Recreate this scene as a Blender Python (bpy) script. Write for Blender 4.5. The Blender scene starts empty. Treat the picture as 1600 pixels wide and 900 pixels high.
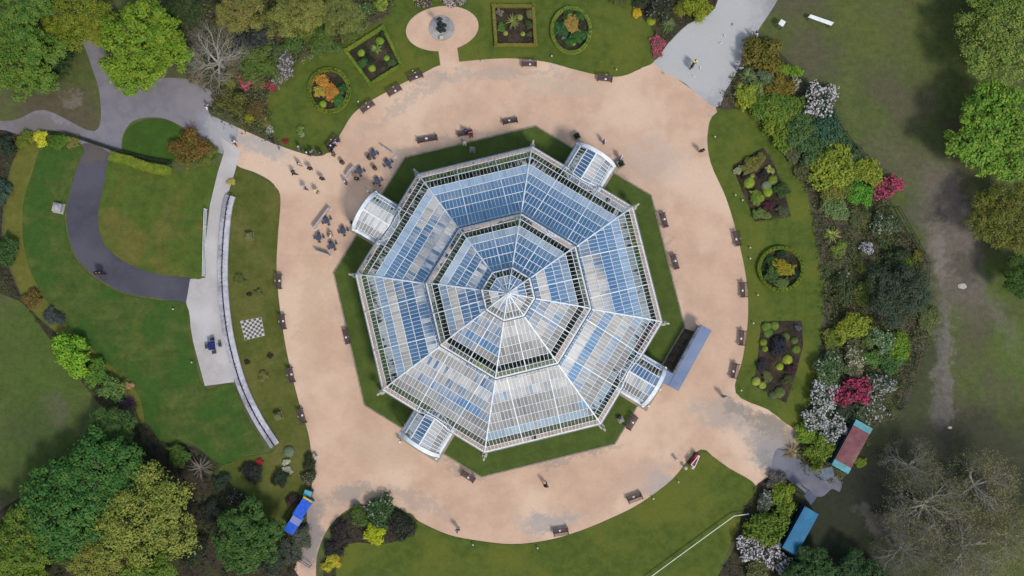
import bpy, bmesh, math, random
import numpy as np
from mathutils import Vector, Matrix
from mathutils.geometry import tessellate_polygon
C = bpy.context.scene.collection
SC = bpy.context.scene
rnd = random.Random(7)
# ------------------------------------------------------------------ camera
FPX, HC, TILT = 1170.0, 90.0, math.radians(2.7)
cam = bpy.data.cameras.new('camera'); camo = bpy.data.objects.new('camera', cam); C.objects.link(camo)
cam.sensor_width = 36; cam.lens = FPX/1600*36; cam.clip_end = 3000; cam.clip_start = 1
camo.location = (0, 0, HC); camo.rotation_euler = (TILT, 0, 0); SC.camera = camo
SC.render.resolution_x = 1024; SC.render.resolution_y = 576
# ------------------------------------------------------------------ light
SUN_AZ = math.atan2(-0.80, 0.60)          # where the sun stands (lower right of the plan)
SUN_EL = math.radians(50)
sd = Vector((math.cos(SUN_AZ)*math.cos(SUN_EL), math.sin(SUN_AZ)*math.cos(SUN_EL), math.sin(SUN_EL)))
sl = bpy.data.lights.new('sun', 'SUN'); sl.energy = 2.9; sl.angle = math.radians(10); sl.color = (1, .95, .88)
so = bpy.data.objects.new('sun', sl); C.objects.link(so); so.rotation_euler = (-sd).to_track_quat('-Z', 'Y').to_euler()
w = bpy.data.worlds.new("World"); SC.world = w; w.use_nodes = True
nt = w.node_tree; nt.nodes.clear()
out = nt.nodes.new('ShaderNodeOutputWorld'); bg = nt.nodes.new('ShaderNodeBackground')
sky = nt.nodes.new('ShaderNodeTexSky'); sky.sky_type = 'NISHITA'; sky.sun_disc = False
sky.sun_elevation = SUN_EL; sky.sun_rotation = math.atan2(sd.x, sd.y); sky.dust_density = .3; sky.ozone_density = 3
tc = nt.nodes.new('ShaderNodeTexCoord')
mp = nt.nodes.new('ShaderNodeMapping'); mp.inputs['Scale'].default_value = (1, 1, 1.5); mp.inputs['Location'].default_value = (3.1, 1.7, .4)
nz = nt.nodes.new('ShaderNodeTexNoise'); nz.inputs['Scale'].default_value = 4.0; nz.inputs['Detail'].default_value = 7; nz.inputs['Roughness'].default_value = .55
SKYOFF = .12
mr = nt.nodes.new('ShaderNodeMapRange'); mr.interpolation_type = 'SMOOTHSTEP'
mr.inputs[1].default_value = .485; mr.inputs[2].default_value = .575
mx = nt.nodes.new('ShaderNodeMix'); mx.data_type = 'RGBA'
mx.inputs[7].default_value = (8.6, 8.7, 9.0, 1)
L = nt.links.new
spy = nt.nodes.new('ShaderNodeSeparateXYZ'); L(tc.outputs['Generated'], spy.inputs[0])
mad2 = nt.nodes.new('ShaderNodeMath'); mad2.operation = 'MULTIPLY_ADD'; L(spy.outputs[1], mad2.inputs[0]); mad2.inputs[1].default_value = -SKYOFF
L(tc.outputs['Generated'], mp.inputs[0]); L(mp.outputs[0], nz.inputs['Vector']); L(nz.outputs['Fac'], mad2.inputs[2]); L(mad2.outputs[0], mr.inputs[0])
sep = nt.nodes.new('ShaderNodeSeparateXYZ'); L(tc.outputs['Generated'], sep.inputs[0])
hz = nt.nodes.new('ShaderNodeMapRange'); L(sep.outputs[2], hz.inputs[0]); hz.inputs[1].default_value = .05; hz.inputs[2].default_value = .5; hz.inputs[3].default_value = 1; hz.inputs[4].default_value = 0
mxm = nt.nodes.new('ShaderNodeMath'); mxm.operation = 'MAXIMUM'; L(mr.outputs[0], mxm.inputs[0]); L(hz.outputs[0], mxm.inputs[1])
ov = nt.nodes.new('ShaderNodeMapRange'); L(sep.outputs[2], ov.inputs[0]); ov.inputs[1].default_value = 0; ov.inputs[2].default_value = .75; ov.inputs[3].default_value = .2; ov.inputs[4].default_value = 1.0
nz2 = nt.nodes.new('ShaderNodeTexNoise'); nz2.inputs['Scale'].default_value = 9; nz2.inputs['Detail'].default_value = 5; L(tc.outputs['Generated'], nz2.inputs['Vector'])
cb = nt.nodes.new('ShaderNodeMapRange'); L(nz2.outputs['Fac'], cb.inputs[0]); cb.inputs[1].default_value = .35; cb.inputs[2].default_value = .65; cb.inputs[3].default_value = .85; cb.inputs[4].default_value = 1.75
ml = nt.nodes.new('ShaderNodeMath'); ml.operation = 'MULTIPLY'; L(ov.outputs[0], ml.inputs[0]); L(cb.outputs[0], ml.inputs[1])
cc = nt.nodes.new('ShaderNodeMix'); cc.data_type = 'RGBA'; cc.blend_type = 'MULTIPLY'; cc.inputs[0].default_value = 1; cc.inputs[6].default_value = (11.0, 10.5, 10.0, 1); L(ml.outputs[0], cc.inputs[7])
L(cc.outputs[2], mx.inputs[7])
sb = nt.nodes.new('ShaderNodeMix'); sb.data_type = 'RGBA'; sb.blend_type = 'MULTIPLY'; sb.inputs[0].default_value = 1; sb.inputs[7].default_value = (1.85, 2.4, 2.4, 1); L(sky.outputs[0], sb.inputs[6])
L(mxm.outputs[0], mx.inputs[0]); L(sb.outputs[2], mx.inputs[6]); L(mx.outputs[2], bg.inputs[0]); L(bg.outputs[0], out.inputs[0])
bg.inputs[1].default_value = 0.088
SC.view_settings.view_transform = 'Standard'; SC.view_settings.look = 'None'; SC.view_settings.gamma = 1
SC.view_settings.exposure = -0.07
SC.render.engine = 'CYCLES'
SC.cycles.max_bounces = 6; SC.cycles.transparent_max_bounces = 10; SC.cycles.caustics_reflective = False

# ------------------------------------------------------------------ helpers
ROT = Matrix.Rotation(TILT, 3, 'X')
def W(px, py, z=0.0):
    """plan position of what stands at height z under a mapped survey coordinate"""
    d = ROT @ Vector(((px-800)/FPX, (450-py)/FPX, -1)); t = (z-HC)/d.z
    return Vector((d.x*t, d.y*t, z))
def m_of(rpx, z=0): return rpx*(HC-z)/FPX
def lin(c):
    if isinstance(c, str): c = [int(c[i:i+2], 16)/255 for i in (0, 2, 4)]
    return tuple(((v/12.92) if v <= .04045 else ((v+.055)/1.055)**2.4) for v in c)
def tag(o, label=None, cat=None, group=None, kind=None):
    if label: o['label'] = label
    if cat: o['category'] = cat
    if group: o['group'] = group
    if kind: o['kind'] = kind
    return o
def empty(name, loc, rz=0, scale=1):
    o = bpy.data.objects.new(name, None); C.objects.link(o); o.location = loc; o.rotation_euler = (0, 0, rz)
    o.scale = (scale,)*3; o.empty_display_size = .3
    return o
def copy_tree(o, parent=None):
    c = o.copy(); C.objects.link(c); c.parent = parent
    for ch in list(o.children): copy_tree(ch, c)
    return c
class MB:
    def __init__(s): s.v = []; s.f = []; s.m = []; s.cur = 0
    def add(s, vs, fs):
        b = len(s.v); s.v += [tuple(v) for v in vs]; s.f += [tuple(i+b for i in f) for f in fs]; s.m += [s.cur]*len(fs)
    def box(s, x0, y0, z0, x1, y1, z1, bev=0):
        if bev:
            b = bev
            lo = [(x0+b, y0+b), (x1-b, y0+b), (x1-b, y1-b), (x0+b, y1-b)]
            vs = []
            for z, e in ((z0, 0), (z1-b, 0), (z1, b)):
                vs += [(x0+e, y0+e, z), (x1-e, y0+e, z), (x1-e, y1-e, z), (x0+e, y1-e, z)]
            fs = [(3, 2, 1, 0), (8, 9, 10, 11)]
            for k in (0, 4):
                for i in range(4): j = (i+1) % 4; fs.append((k+i, k+j, k+4+j, k+4+i))
            s.add(vs, fs); return
        s.add([(x0, y0, z0), (x1, y0, z0), (x1, y1, z0), (x0, y1, z0), (x0, y0, z1), (x1, y0, z1), (x1, y1, z1), (x0, y1, z1)],
              [(3, 2, 1, 0), (4, 5, 6, 7), (0, 1, 5, 4), (1, 2, 6, 5), (2, 3, 7, 6), (3, 0, 4, 7)])
    def beam(s, p0, p1, wd, ht, up=(0, 0, 1)):
        p0 = Vector(p0); p1 = Vector(p1); d = (p1-p0)
        if d.length < 1e-6: return
        d.normalize(); u = Vector(up); sd_ = d.cross(u)
        if sd_.length < 1e-4: sd_ = d.cross(Vector((1, 0, 0)))
        sd_.normalize(); n = sd_.cross(d).normalized(); a = sd_*wd/2; b = n*ht/2
        s.add([p0-a-b, p0+a-b, p0+a+b, p0-a+b, p1-a-b, p1+a-b, p1+a+b, p1-a+b],
              [(0, 1, 2, 3), (7, 6, 5, 4), (0, 4, 5, 1), (1, 5, 6, 2), (2, 6, 7, 3), (3, 7, 4, 0)])
    def tube(s, pts, rad, n=8, cap=True):
        pts = [Vector(p) for p in pts]; rings = []; b0 = len(s.v); vs = []; fs = []
        ref = Vector((0, 0, 1))
        for i, p in enumerate(pts):
            d = (pts[min(i+1, len(pts)-1)]-pts[max(i-1, 0)]).normalized()
            if abs(d.dot(ref)) > .95: ref = Vector((1, 0, 0)) if abs(d.x) < .9 else Vector((0, 1, 0))
            a = d.cross(ref).normalized(); b = d.cross(a)
            r = rad[i] if isinstance(rad, (list, tuple)) else rad
            for k in range(n):
                t = 2*math.pi*k/n; vs.append(p+a*math.cos(t)*r+b*math.sin(t)*r)
        for i in range(len(pts)-1):
            for k in range(n):
                j = (k+1) % n; fs.append((i*n+k, i*n+j, i*n+n+j, i*n+n+k))
        if cap: fs.append(tuple(range(n-1, -1, -1))); fs.append(tuple(range((len(pts)-1)*n, len(pts)*n)))
        s.add(vs, fs)
    def lathe(s, prof, c=(0, 0), n=24, a0=0, sx=1, sy=1):
        vs = []; fs = []
        for r, z in prof:
            for k in range(n):
                t = a0+2*math.pi*k/n; vs.append((c[0]+r*sx*math.cos(t), c[1]+r*sy*math.sin(t), z))
        for i in range(len(prof)-1):
            for k in range(n):
                j = (k+1) % n; fs.append((i*n+k, i*n+j, i*n+n+j, i*n+n+k))
        fs.append(tuple(range(n-1, -1, -1))); fs.append(tuple(range((len(prof)-1)*n, len(prof)*n)))
        s.add(vs, fs)
    def prism(s, poly, z0, z1, bottom=True):
        n = len(poly); vs = [(p[0], p[1], z1) for p in poly]+[(p[0], p[1], z0) for p in poly]
        tri = tessellate_polygon([[Vector((p[0], p[1], 0)) for p in poly]])
        area = sum(poly[i][0]*poly[(i+1) % n][1]-poly[(i+1) % n][0]*poly[i][1] for i in range(n))
        fs = []
        for t in tri:
            a, b, c = [Vector(poly[i]) for i in t]
            cr = (b[0]-a[0])*(c[1]-a[1])-(b[1]-a[1])*(c[0]-a[0])
            if abs(cr) < 1e-9: continue
            fs.append(t if cr > 0 else t[::-1])
        for i in range(n):
            j = (i+1) % n
            fs.append((i, n+i, n+j, j) if area > 0 else (j, n+j, n+i, i))
        s.add(vs, fs)
    def mesh(s, name, *mats, smooth=False):
        me = bpy.data.meshes.new(name); me.from_pydata(s.v, [], s.f)
        for m in mats: me.materials.append(m)
        if len(mats) > 1: me.polygons.foreach_set('material_index', s.m)
        if smooth: me.polygons.foreach_set('use_smooth', [True]*len(s.f))
        me.update(); return me
    def build(s, name, mat, parent=None, smooth=False):
        mats = mat if isinstance(mat, (list, tuple)) else (mat,)
        return link(name, s.mesh(name, *mats, smooth=smooth), parent)
def link(name, me, parent=None, loc=(0, 0, 0), rz=0, scale=None, color=None):
    o = bpy.data.objects.new(name, me); C.objects.link(o); o.parent = parent; o.location = loc; o.rotation_euler = (0, 0, rz)
    if scale is not None: o.scale = scale if hasattr(scale, '__len__') else (scale,)*3
    if color is not None: o.color = (*lin(color), 1)
    return o
def smooth_poly(pts, closed=True, k=5):
    n = len(pts); res = []
    P = [Vector((p[0], p[1])) for p in pts]
    for i in range(n if closed else n-1):
        p0, p1, p2, p3 = (P[(i-1) % n], P[i], P[(i+1) % n], P[(i+2) % n]) if closed else (P[max(i-1, 0)], P[i], P[i+1], P[min(i+2, n-1)])
        for j in range(k):
            t = j/k; t2 = t*t; t3 = t2*t
            res.append(.5*((2*p1)+(p2-p0)*t+(2*p0-5*p1+4*p2-p3)*t2+(3*p1-p0-3*p2+p3)*t3))
    if not closed: res.append(P[-1])
    return res

# ------------------------------------------------------------------ materials
def newmat(name):
    m = bpy.data.materials.new(name); m.use_nodes = True
    return m, m.node_tree, m.node_tree.nodes['Principled BSDF']
def noise(nt, scale, detail=5, rough=.6, vec=None):
    n = nt.nodes.new('ShaderNodeTexNoise'); n.inputs['Scale'].default_value = scale
    n.inputs['Detail'].default_value = detail; n.inputs['Roughness'].default_value = rough
    if vec is not None: nt.links.new(vec, n.inputs['Vector'])
    return n
def mixc(nt, fac, a, b, mode='MIX'):
    x = nt.nodes.new('ShaderNodeMix'); x.data_type = 'RGBA'; x.blend_type = mode
    for sock, v in ((0, fac), (6, a), (7, b)):
        if hasattr(v, 'links') or hasattr(v, 'is_linked'): nt.links.new(v, x.inputs[sock])
        elif sock == 0: x.inputs[0].default_value = v
        else: x.inputs[sock].default_value = (*v, 1)
    return x.outputs[2]
def ramp(nt, fac, lo, hi, a=0., b=1.):
    r = nt.nodes.new('ShaderNodeMapRange'); r.interpolation_type = 'SMOOTHSTEP'
    for i, v in enumerate((lo, hi, a, b)): r.inputs[1+i].default_value = v
    nt.links.new(fac, r.inputs[0]); return r.outputs[0]
def surf(name, c1, c2, scale=3, rough=.8, c3=None, scale3=.25, bump=.2, bscale=None, lo=.35, hi=.65, spots=(), metallic=0, fine=0.0, fscale=12):
    m, nt, b = newmat(name)
    g = nt.nodes.new('ShaderNodeNewGeometry'); pos = g.outputs['Position']
    n = noise(nt, scale, 6, .6, pos)
    col = mixc(nt, ramp(nt, n.outputs['Fac'], lo, hi), lin(c1), lin(c2))
    if c3:
        n3 = noise(nt, scale3, 4, .55, pos); col = mixc(nt, ramp(nt, n3.outputs['Fac'], .45, .62), col, lin(c3))
    if spots:
        wn = noise(nt, .45, 9, .78, pos)
        ad = nt.nodes.new('ShaderNodeVectorMath'); ad.operation = 'MULTIPLY_ADD'
        nt.links.new(wn.outputs['Color'], ad.inputs[0]); ad.inputs[1].default_value = (8, 8, 0)
        nt.links.new(pos, ad.inputs[2])
        for (sx, sy, rx, ry, ang, colr, amt) in spots:
            p = W(sx, sy)
            mpn = nt.nodes.new('ShaderNodeMapping'); mpn.vector_type = 'TEXTURE'
            mpn.inputs['Location'].default_value = (p.x+4, p.y+4, 0); mpn.inputs['Rotation'].default_value = (0, 0, math.radians(ang))
            mpn.inputs['Scale'].default_value = (m_of(rx), m_of(ry), 1000)
            nt.links.new(ad.outputs[0], mpn.inputs[0])
            ln = nt.nodes.new('ShaderNodeVectorMath'); ln.operation = 'LENGTH'; nt.links.new(mpn.outputs[0], ln.inputs[0])
            col = mixc(nt, ramp(nt, ln.outputs['Value'], .45, 1.15, amt, 0), col, lin(colr))
    if fine:
        nf = noise(nt, fscale*.28, 8, .85, pos)
        r = nt.nodes.new('ShaderNodeMapRange'); nt.links.new(nf.outputs['Fac'], r.inputs[0])
        r.inputs[1].default_value = .3; r.inputs[2].default_value = .7; r.inputs[3].default_value = 1-fine*1.5; r.inputs[4].default_value = 1+fine*1.5
        hs = nt.nodes.new('ShaderNodeHueSaturation'); nt.links.new(r.outputs[0], hs.inputs['Value']); nt.links.new(col, hs.inputs['Color']); col = hs.outputs[0]
    nt.links.new(col, b.inputs['Base Color']); b.inputs['Roughness'].default_value = rough; b.inputs['Metallic'].default_value = metallic
    b.inputs['Specular IOR Level'].default_value = .25
    if bump:
        nb = noise(nt, bscale or scale*4, 4, .7, pos); bp = nt.nodes.new('ShaderNodeBump')
        bp.inputs['Strength'].default_value = bump; bp.inputs['Distance'].default_value = .06
        nt.links.new(nb.outputs['Fac'], bp.inputs['Height']); nt.links.new(bp.outputs[0], b.inputs['Normal'])
    return m
def leafmat(name, var=.35, trans=.2, hue=.03):
    m, nt, b = newmat(name)
    oi = nt.nodes.new('ShaderNodeObjectInfo'); g = nt.nodes.new('ShaderNodeNewGeometry')
    rp = g.outputs['Random Per Island']
    hs = nt.nodes.new('ShaderNodeHueSaturation')
    n = noise(nt, 1.1, 3, .5, g.outputs['Position'])
    a = nt.nodes.new('ShaderNodeMath'); a.operation = 'MULTIPLY_ADD'; nt.links.new(rp, a.inputs[0]); a.inputs[1].default_value = var*1.2; a.inputs[2].default_value = 1-var*.9
    a2 = nt.nodes.new('ShaderNodeMath'); a2.operation = 'MULTIPLY_ADD'; nt.links.new(n.outputs['Fac'], a2.inputs[0]); a2.inputs[1].default_value = .7; nt.links.new(a.outputs[0], a2.inputs[2])
    a3 = nt.nodes.new('ShaderNodeMath'); a3.operation = 'SUBTRACT'; nt.links.new(a2.outputs[0], a3.inputs[0]); a3.inputs[1].default_value = .35
    h = nt.nodes.new('ShaderNodeMath'); h.operation = 'MULTIPLY_ADD'; nt.links.new(n.outputs['Fac'], h.inputs[0]); h.inputs[1].default_value = -hue*4; h.inputs[2].default_value = .5+hue*2
    nt.links.new(a3.outputs[0], hs.inputs['Value']); nt.links.new(h.outputs[0], hs.inputs['Hue']); nt.links.new(oi.outputs['Color'], hs.inputs['Color'])
    nt.links.new(hs.outputs[0], b.inputs['Base Color']); b.inputs['Roughness'].default_value = .62; b.inputs['Specular IOR Level'].default_value = .3
    tr = nt.nodes.new('ShaderNodeBsdfTranslucent'); nt.links.new(hs.outputs[0], tr.inputs[0])
    ms = nt.nodes.new('ShaderNodeMixShader'); ms.inputs[0].default_value = trans
    nt.links.new(b.outputs[0], ms.inputs[1]); nt.links.new(tr.outputs[0], ms.inputs[2]); nt.links.new(ms.outputs[0], nt.nodes['Material Output'].inputs[0])
    return m
def objmat(name, rough=.7, var=.12, scale=6, metallic=0):
    m, nt, b = newmat(name); oi = nt.nodes.new('ShaderNodeObjectInfo'); g = nt.nodes.new('ShaderNodeNewGeometry')
    n = noise(nt, scale, 4, .6, g.outputs['Position']); hs = nt.nodes.new('ShaderNodeHueSaturation')
    r = nt.nodes.new('ShaderNodeMapRange'); nt.links.new(n.outputs['Fac'], r.inputs[0])
    r.inputs[1].default_value = .3; r.inputs[2].default_value = .7; r.inputs[3].default_value = 1-var; r.inputs[4].default_value = 1+var
    nt.links.new(r.outputs[0], hs.inputs['Value']); nt.links.new(oi.outputs['Color'], hs.inputs['Color'])
    nt.links.new(hs.outputs[0], b.inputs['Base Color']); b.inputs['Roughness'].default_value = rough; b.inputs['Metallic'].default_value = metallic
    return m
LEAF = leafmat('leaf'); PETAL = leafmat('petal', .25, .15, .0)
TINT = objmat('painted'); CLOTH = objmat('cloth', .9, .2, 20)
BARK = surf('bark', '5a5048', '3c352e', 8, .9, bump=.5)
PALEBARK = surf('pale_bark', 'aaa398', '8f877c', 6, .9, bump=.3)
BARW = surf('bar_paint', 'dce0e4', 'c8ccd0', 2.5, .5, bump=0)
WHITE = surf('white_paint', 'e2e5e8', 'cdd2d6', 2.5, .45, bump=.03)
STONE = surf('sandstone', '8e8a84', '77736c', 4, .85, bump=.3)
PALESTONE = surf('marble', 'b9b4a8', '9a958a', 8, .6, bump=.1)
CONCR = surf('concrete', '908d8c', '7a7776', 1.5, .85, c3='a3a09e', bump=.15, fine=.06)
DARKMETAL = surf('dark_metal', '34363a', '26282b', 8, .5, bump=.05)
BRONZE = surf('bronze', '2c3333', '3d4744', 9, .45, bump=.3, metallic=.6)
WOOD = surf('bench_wood', '5d4a49', '493a3a', 9, .75, bump=.2)
SOIL = surf('soil', '3a3028', '272019', 5, .95, c3='46392d', scale3=.5, bump=.6, fine=.3)
EASTSOIL = surf('border_soil', '564c3e', '3c352a', 2.2, .95, c3='4d4c33', scale3=.25, bump=.6, fine=.3, fscale=7)
LITTER = surf('leaf_litter', '40372c', '2b271d', 3, .95, c3='3b3d22', scale3=.3, bump=.6, fine=.35, fscale=7)
def glassmat():
    m, nt, b = newmat('roof_glass')
    g = nt.nodes.new('ShaderNodeNewGeometry'); rp = g.outputs['Random Per Island']
    gl = nt.nodes.new('ShaderNodeBsdfGlossy'); gl.inputs['Color'].default_value = (.93, .96, 1, 1); gl.inputs['Roughness'].default_value = .03
    tr = nt.nodes.new('ShaderNodeBsdfTransparent'); tr.inputs[0].default_value = (.55, .60, .62, 1)
    df = nt.nodes.new('ShaderNodeBsdfDiffuse'); df.inputs[0].default_value = (.42, .42, .43, 1)
    ms = nt.nodes.new('ShaderNodeMixShader'); ms2 = nt.nodes.new('ShaderNodeMixShader')
    # grime film varies pane by pane and in soft streaks
    n = noise(nt, .8, 4, .6, g.outputs['Position'])
    a = nt.nodes.new('ShaderNodeMath'); a.operation = 'MULTIPLY'; nt.links.new(ramp(nt, n.outputs['Fac'], .45, .7, .0, .06), a.inputs[0]); nt.links.new(ramp(nt, rp, 0, 1, .5, 1.3), a.inputs[1])
    lw = nt.nodes.new('ShaderNodeLayerWeight'); lw.inputs[0].default_value = .35
    gm = nt.nodes.new('ShaderNodeMath'); gm.operation = 'MULTIPLY'; nt.links.new(ramp(nt, lw.outputs['Fresnel'], 0, 1, GLO, .72), gm.inputs[0]); nt.links.new(ramp(nt, rp, 0, .5, .84, 1.04), gm.inputs[1])
    nt.links.new(gm.outputs[0], ms.inputs[0])
    nt.links.new(tr.outputs[0], ms.inputs[1]); nt.links.new(gl.outputs[0], ms.inputs[2])
    nt.links.new(a.outputs[0], ms2.inputs[0]); nt.links.new(ms.outputs[0], ms2.inputs[1]); nt.links.new(df.outputs[0], ms2.inputs[2])
    nt.links.new(ms2.outputs[0], nt.nodes['Material Output'].inputs[0])
    return m
GLO = .5
GLASS = glassmat()
GRASS = surf('lawn_grass', '4f5c22', '435019', .9, .95, c3='5a5f22', scale3=.12, bump=.5, bscale=14, fine=.12, fscale=9)
ROUGHGRASS = surf('rough_grass', '3a4d1b', '4e5825', .5, .95, c3='36511a', scale3=.22, bump=.6, bscale=8, fine=.22, fscale=3.5)
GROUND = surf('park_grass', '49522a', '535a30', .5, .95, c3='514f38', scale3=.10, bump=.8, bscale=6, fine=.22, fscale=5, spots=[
    (1490, 370, 55, 150, 14, '665d54', .9), (1495, 330, 20, 70, 14, '776d64', .6), (1468, 400, 14, 50, 0, '7b716a', .6), (1474, 600, 18, 170, -3, '6c655e', .9), (1550, 470, 18, 130, 24, '685f57', .75), (1510, 420, 26, 30, 0, '464336', .6), (1460, 340, 16, 12, 0, '3f3c38', .6), (1430, 330, 20, 30, 0, '504c45', .5), (1330, 830, 200, 130, 0, '272a1f', .85),  # last oval and next line's first: dark mud with tree shade painted in
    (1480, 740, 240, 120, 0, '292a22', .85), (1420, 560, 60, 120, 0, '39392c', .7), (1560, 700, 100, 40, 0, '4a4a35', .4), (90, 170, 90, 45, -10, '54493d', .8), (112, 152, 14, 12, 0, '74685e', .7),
    (60, 560, 110, 130, 0, '42571c', .6), (60, 700, 90, 90, 0, '384d1d', .6), (90, 640, 22, 40, 20, '5a5544', .5), (1390, 250, 60, 60, 0, '5c5545', .5), (1380, 40, 90, 70, 0, '565c2c', .5),
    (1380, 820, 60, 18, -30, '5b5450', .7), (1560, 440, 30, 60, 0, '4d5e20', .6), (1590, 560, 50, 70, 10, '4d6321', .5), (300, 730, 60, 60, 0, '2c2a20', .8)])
GRAVEL = surf('gravel', 'c3a28a', 'b79881', .3, .95, c3='cbae96', scale3=.09, bump=.35, bscale=25, fine=.05, fscale=9, spots=[
    (1200, 664, 70, 16, -27, '857a6e', .9), (1205, 705, 50, 34, -30, '8b8684', .9), (1225, 725, 40, 26, 0, '7f7b7b', .95), (1130, 650, 60, 26, -20, 'a0948a', .7), (475, 800, 40, 40, 20, '8c8279', .8), (485, 850, 25, 50, 0, '857d78', .9),
    (545, 770, 40, 18, 10, '8f867d', .7), (860, 815, 60, 18, 8, '9b9390', .75), (1030, 760, 34, 30, 30, '9f9792', .7), (400, 225, 60, 16, -25, 'a09a96', .8), (690, 225, 90, 10, 14, '93857a', .6), (620, 255, 34, 14, 40, '9a8d84', .6),
    (1020, 250, 60, 40, 0, 'b5a294', .5), (1120, 200, 12, 40, 0, '93867b', .5), (960, 270, 40, 10, -50, '8f8072', .6), (790, 335, 20, 30, 0, 'ae9f94', .5), (760, 118, 200, 8, 5, 'a0938a', .5),
    (640, 160, 120, 9, 32, 'a39489', .5), (1040, 400, 10, 90, 8, '97887c', .5), (720, 730, 60, 8, -28, '94867b', .6), (900, 710, 90, 8, 14, '94867b', .6), (560, 560, 10, 90, 14, 'a29285', .4),
    (880, 135, 80, 14, -5, 'b6a08c', .6), (1000, 740, 60, 20, 20, 'b59a86', .6), (600, 700, 60, 40, 0, 'b79e86', .5), (490, 480, 30, 120, 0, 'b79a80', .5), (650, 785, 70, 12, -20, '9b8c82', .5), (1150, 640, 24, 12, -30, '857d76', .6)])
ASPH = surf('asphalt_light', '777379', '6e6a70', .8, .9, c3='807a7e', scale3=.12, bump=.15, bscale=30, fine=.06, spots=[(1100, 70, 110, 170, -35, 'aaa8a6', .95), (330, 200, 30, 30, 0, '8b8a92', .5), (60, 195, 80, 20, 0, '6a625f', .8), (350, 212, 36, 36, 0, '9d9a9b', .9)])
DARKASPH = surf('asphalt_dark', '494650', '423f48', .8, .9, c3='504d56', scale3=.2, bump=.15, bscale=30, fine=.06, spots=[(150, 235, 30, 25, 0, '5c534c', .8), (118, 392, 5, 4, 0, '67646c', .7)])
PATHSTONE = surf('path_concrete', 'aca5a2', 'a39c98', .8, .9, c3='b5afac', scale3=.2, bump=.15, fine=.05)
TRAIL = surf('worn_grass', '62602a', '57591f', .6, .95, bump=.5, bscale=8, fine=.15, fscale=5)
# ------------------------------------------------------------------ ground sheets
def sheet(name, pts, z, mat, smooth=True, z0=-.05, kind='structure', k=5):
    q = [W(p[0], p[1], z) for p in (smooth_poly(pts, k=k) if smooth else pts)]
    mb = MB(); mb.prism([(v.x, v.y) for v in q], z0, z); o = mb.build(name, mat); o['kind'] = kind
    return o
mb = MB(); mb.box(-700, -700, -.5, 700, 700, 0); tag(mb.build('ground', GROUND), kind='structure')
sheet('gravel_court', [(530,212),(550,180),(575,160),(620,135),(660,115),(690,100),(720,95),(790,90),(850,95),(900,109),(945,118),(975,116),(1000,108),(1020,97),(1070,132),(1118,168),(1112,190),(1106,215),(1112,255),(1132,300),(1153,370),(1168,440),(1170,500),(1162,560),(1152,615),(1200,640),(1247,666),(1246,700),(1232,738),(1190,765),(1130,730),(1095,702),(1050,750),(1000,787),(950,812),(900,832),(850,845),(800,850),(750,845),(700,835),(650,812),(620,792),(590,787),(560,790),(535,802),(510,830),(495,870),(490,920),(455,920),(462,880),(478,830),(480,790),(484,760),(488,730),(482,680),(468,640),(455,590),(443,540),(436,480),(431,420),(433,370),(437,318),(428,288),(400,270),(370,258),(372,235),(345,215),(352,192),(400,212),(460,236),(505,243)], .008, GRAVEL, k=4)
sheet('asphalt_plaza', [(-60,192),(20,188),(70,172),(148,205),(156,150),(140,95),(130,60),(160,60),(175,110),(230,120),(300,125),(335,150),(326,176),(354,190),(372,200),(364,228),(352,240),(335,235),(310,218),(285,198),(250,184),(210,188),(192,212),(188,242),(175,244),(133,228),(80,203),(20,212),(-60,220)], .012, ASPH)
sheet('asphalt_path', [(1020,97),(1070,130),(1118,168),(1135,140),(1152,110),(1168,75),(1188,42),(1215,0),(1240,-60),(1120,-60),(1118,12),(1075,38),(1048,64)], .013, ASPH, k=3)
sheet('dark_path', [(131,224),(173,242),(166,290),(156,345),(166,385),(197,410),(245,428),(322,436),(294,472),(250,466),(195,456),(148,430),(117,395),(104,345),(110,300),(124,255)], .016, DARKASPH)
sheet('paved_terrace', [(345,214),(375,234),(368,265),(357,300),(351,330),(347,380),(346,440),(352,500),(361,560),(366,597),(320,603),(302,535),(291,472),(297,436),(321,434),(321,380),(328,320),(340,270),(350,238)], .020, PATHSTONE, smooth=False)
sheet('asphalt_path', [(1215,700),(1255,722),(1310,748),(1312,768),(1300,764),(1284,776),(1262,772),(1244,758),(1224,748),(1206,744)], .014, surf('tarmac','6a6872','605e68',.8,.9,c3='726f76',scale3=.3,bump=.2,fine=.08))
def lawn(pts, mat=GRASS, z=.045, **k): return sheet('lawn', pts, z, mat, **k)
lawn([(418,150),(445,120),(470,95),(520,75),(570,45),(610,20),(640,-60),(985,-60),(1000,20),(1018,45),(1024,92),(1000,107),(975,118),(945,119),(900,109),(850,96),(790,91),(720,96),(690,101),(660,113),(620,135),(575,160),(550,180),(530,212),(515,238),(480,238),(440,225),(425,205)])
lawn([(1120,176),(1180,170),(1205,186),(1240,250),(1262,310),(1275,380),(1285,450),(1283,520),(1275,580),(1250,667),(1200,640),(1150,614),(1161,560),(1169,500),(1167,440),(1154,375),(1135,310),(1111,255),(1106,210)], k=4)
lawn([(1092,706),(1140,732),(1182,760),(1165,790),(1150,830),(1120,900),(1090,960),(500,960),(520,880),(545,830),(600,802),(640,802),(655,815),(700,836),(750,846),(800,851),(850,846),(900,832),(950,812),(1000,787),(1050,750)], k=4)
lawn([(372,262),(400,275),(428,290),(438,310),(434,370),(432,420),(437,480),(446,540),(457,590),(470,640),(484,690),(487,760),(470,800),(430,825),(395,805),(370,770),(340,735),(380,715),(430,702),(405,655),(385,610),(365,545),(355,480),(352,400),(356,340),(364,290)], surf('chess_lawn_grass','515623','484f1c',.5,.95,c3='5b5a2a',scale3=.15,bump=.6,bscale=9,fine=.2,fscale=4))
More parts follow.
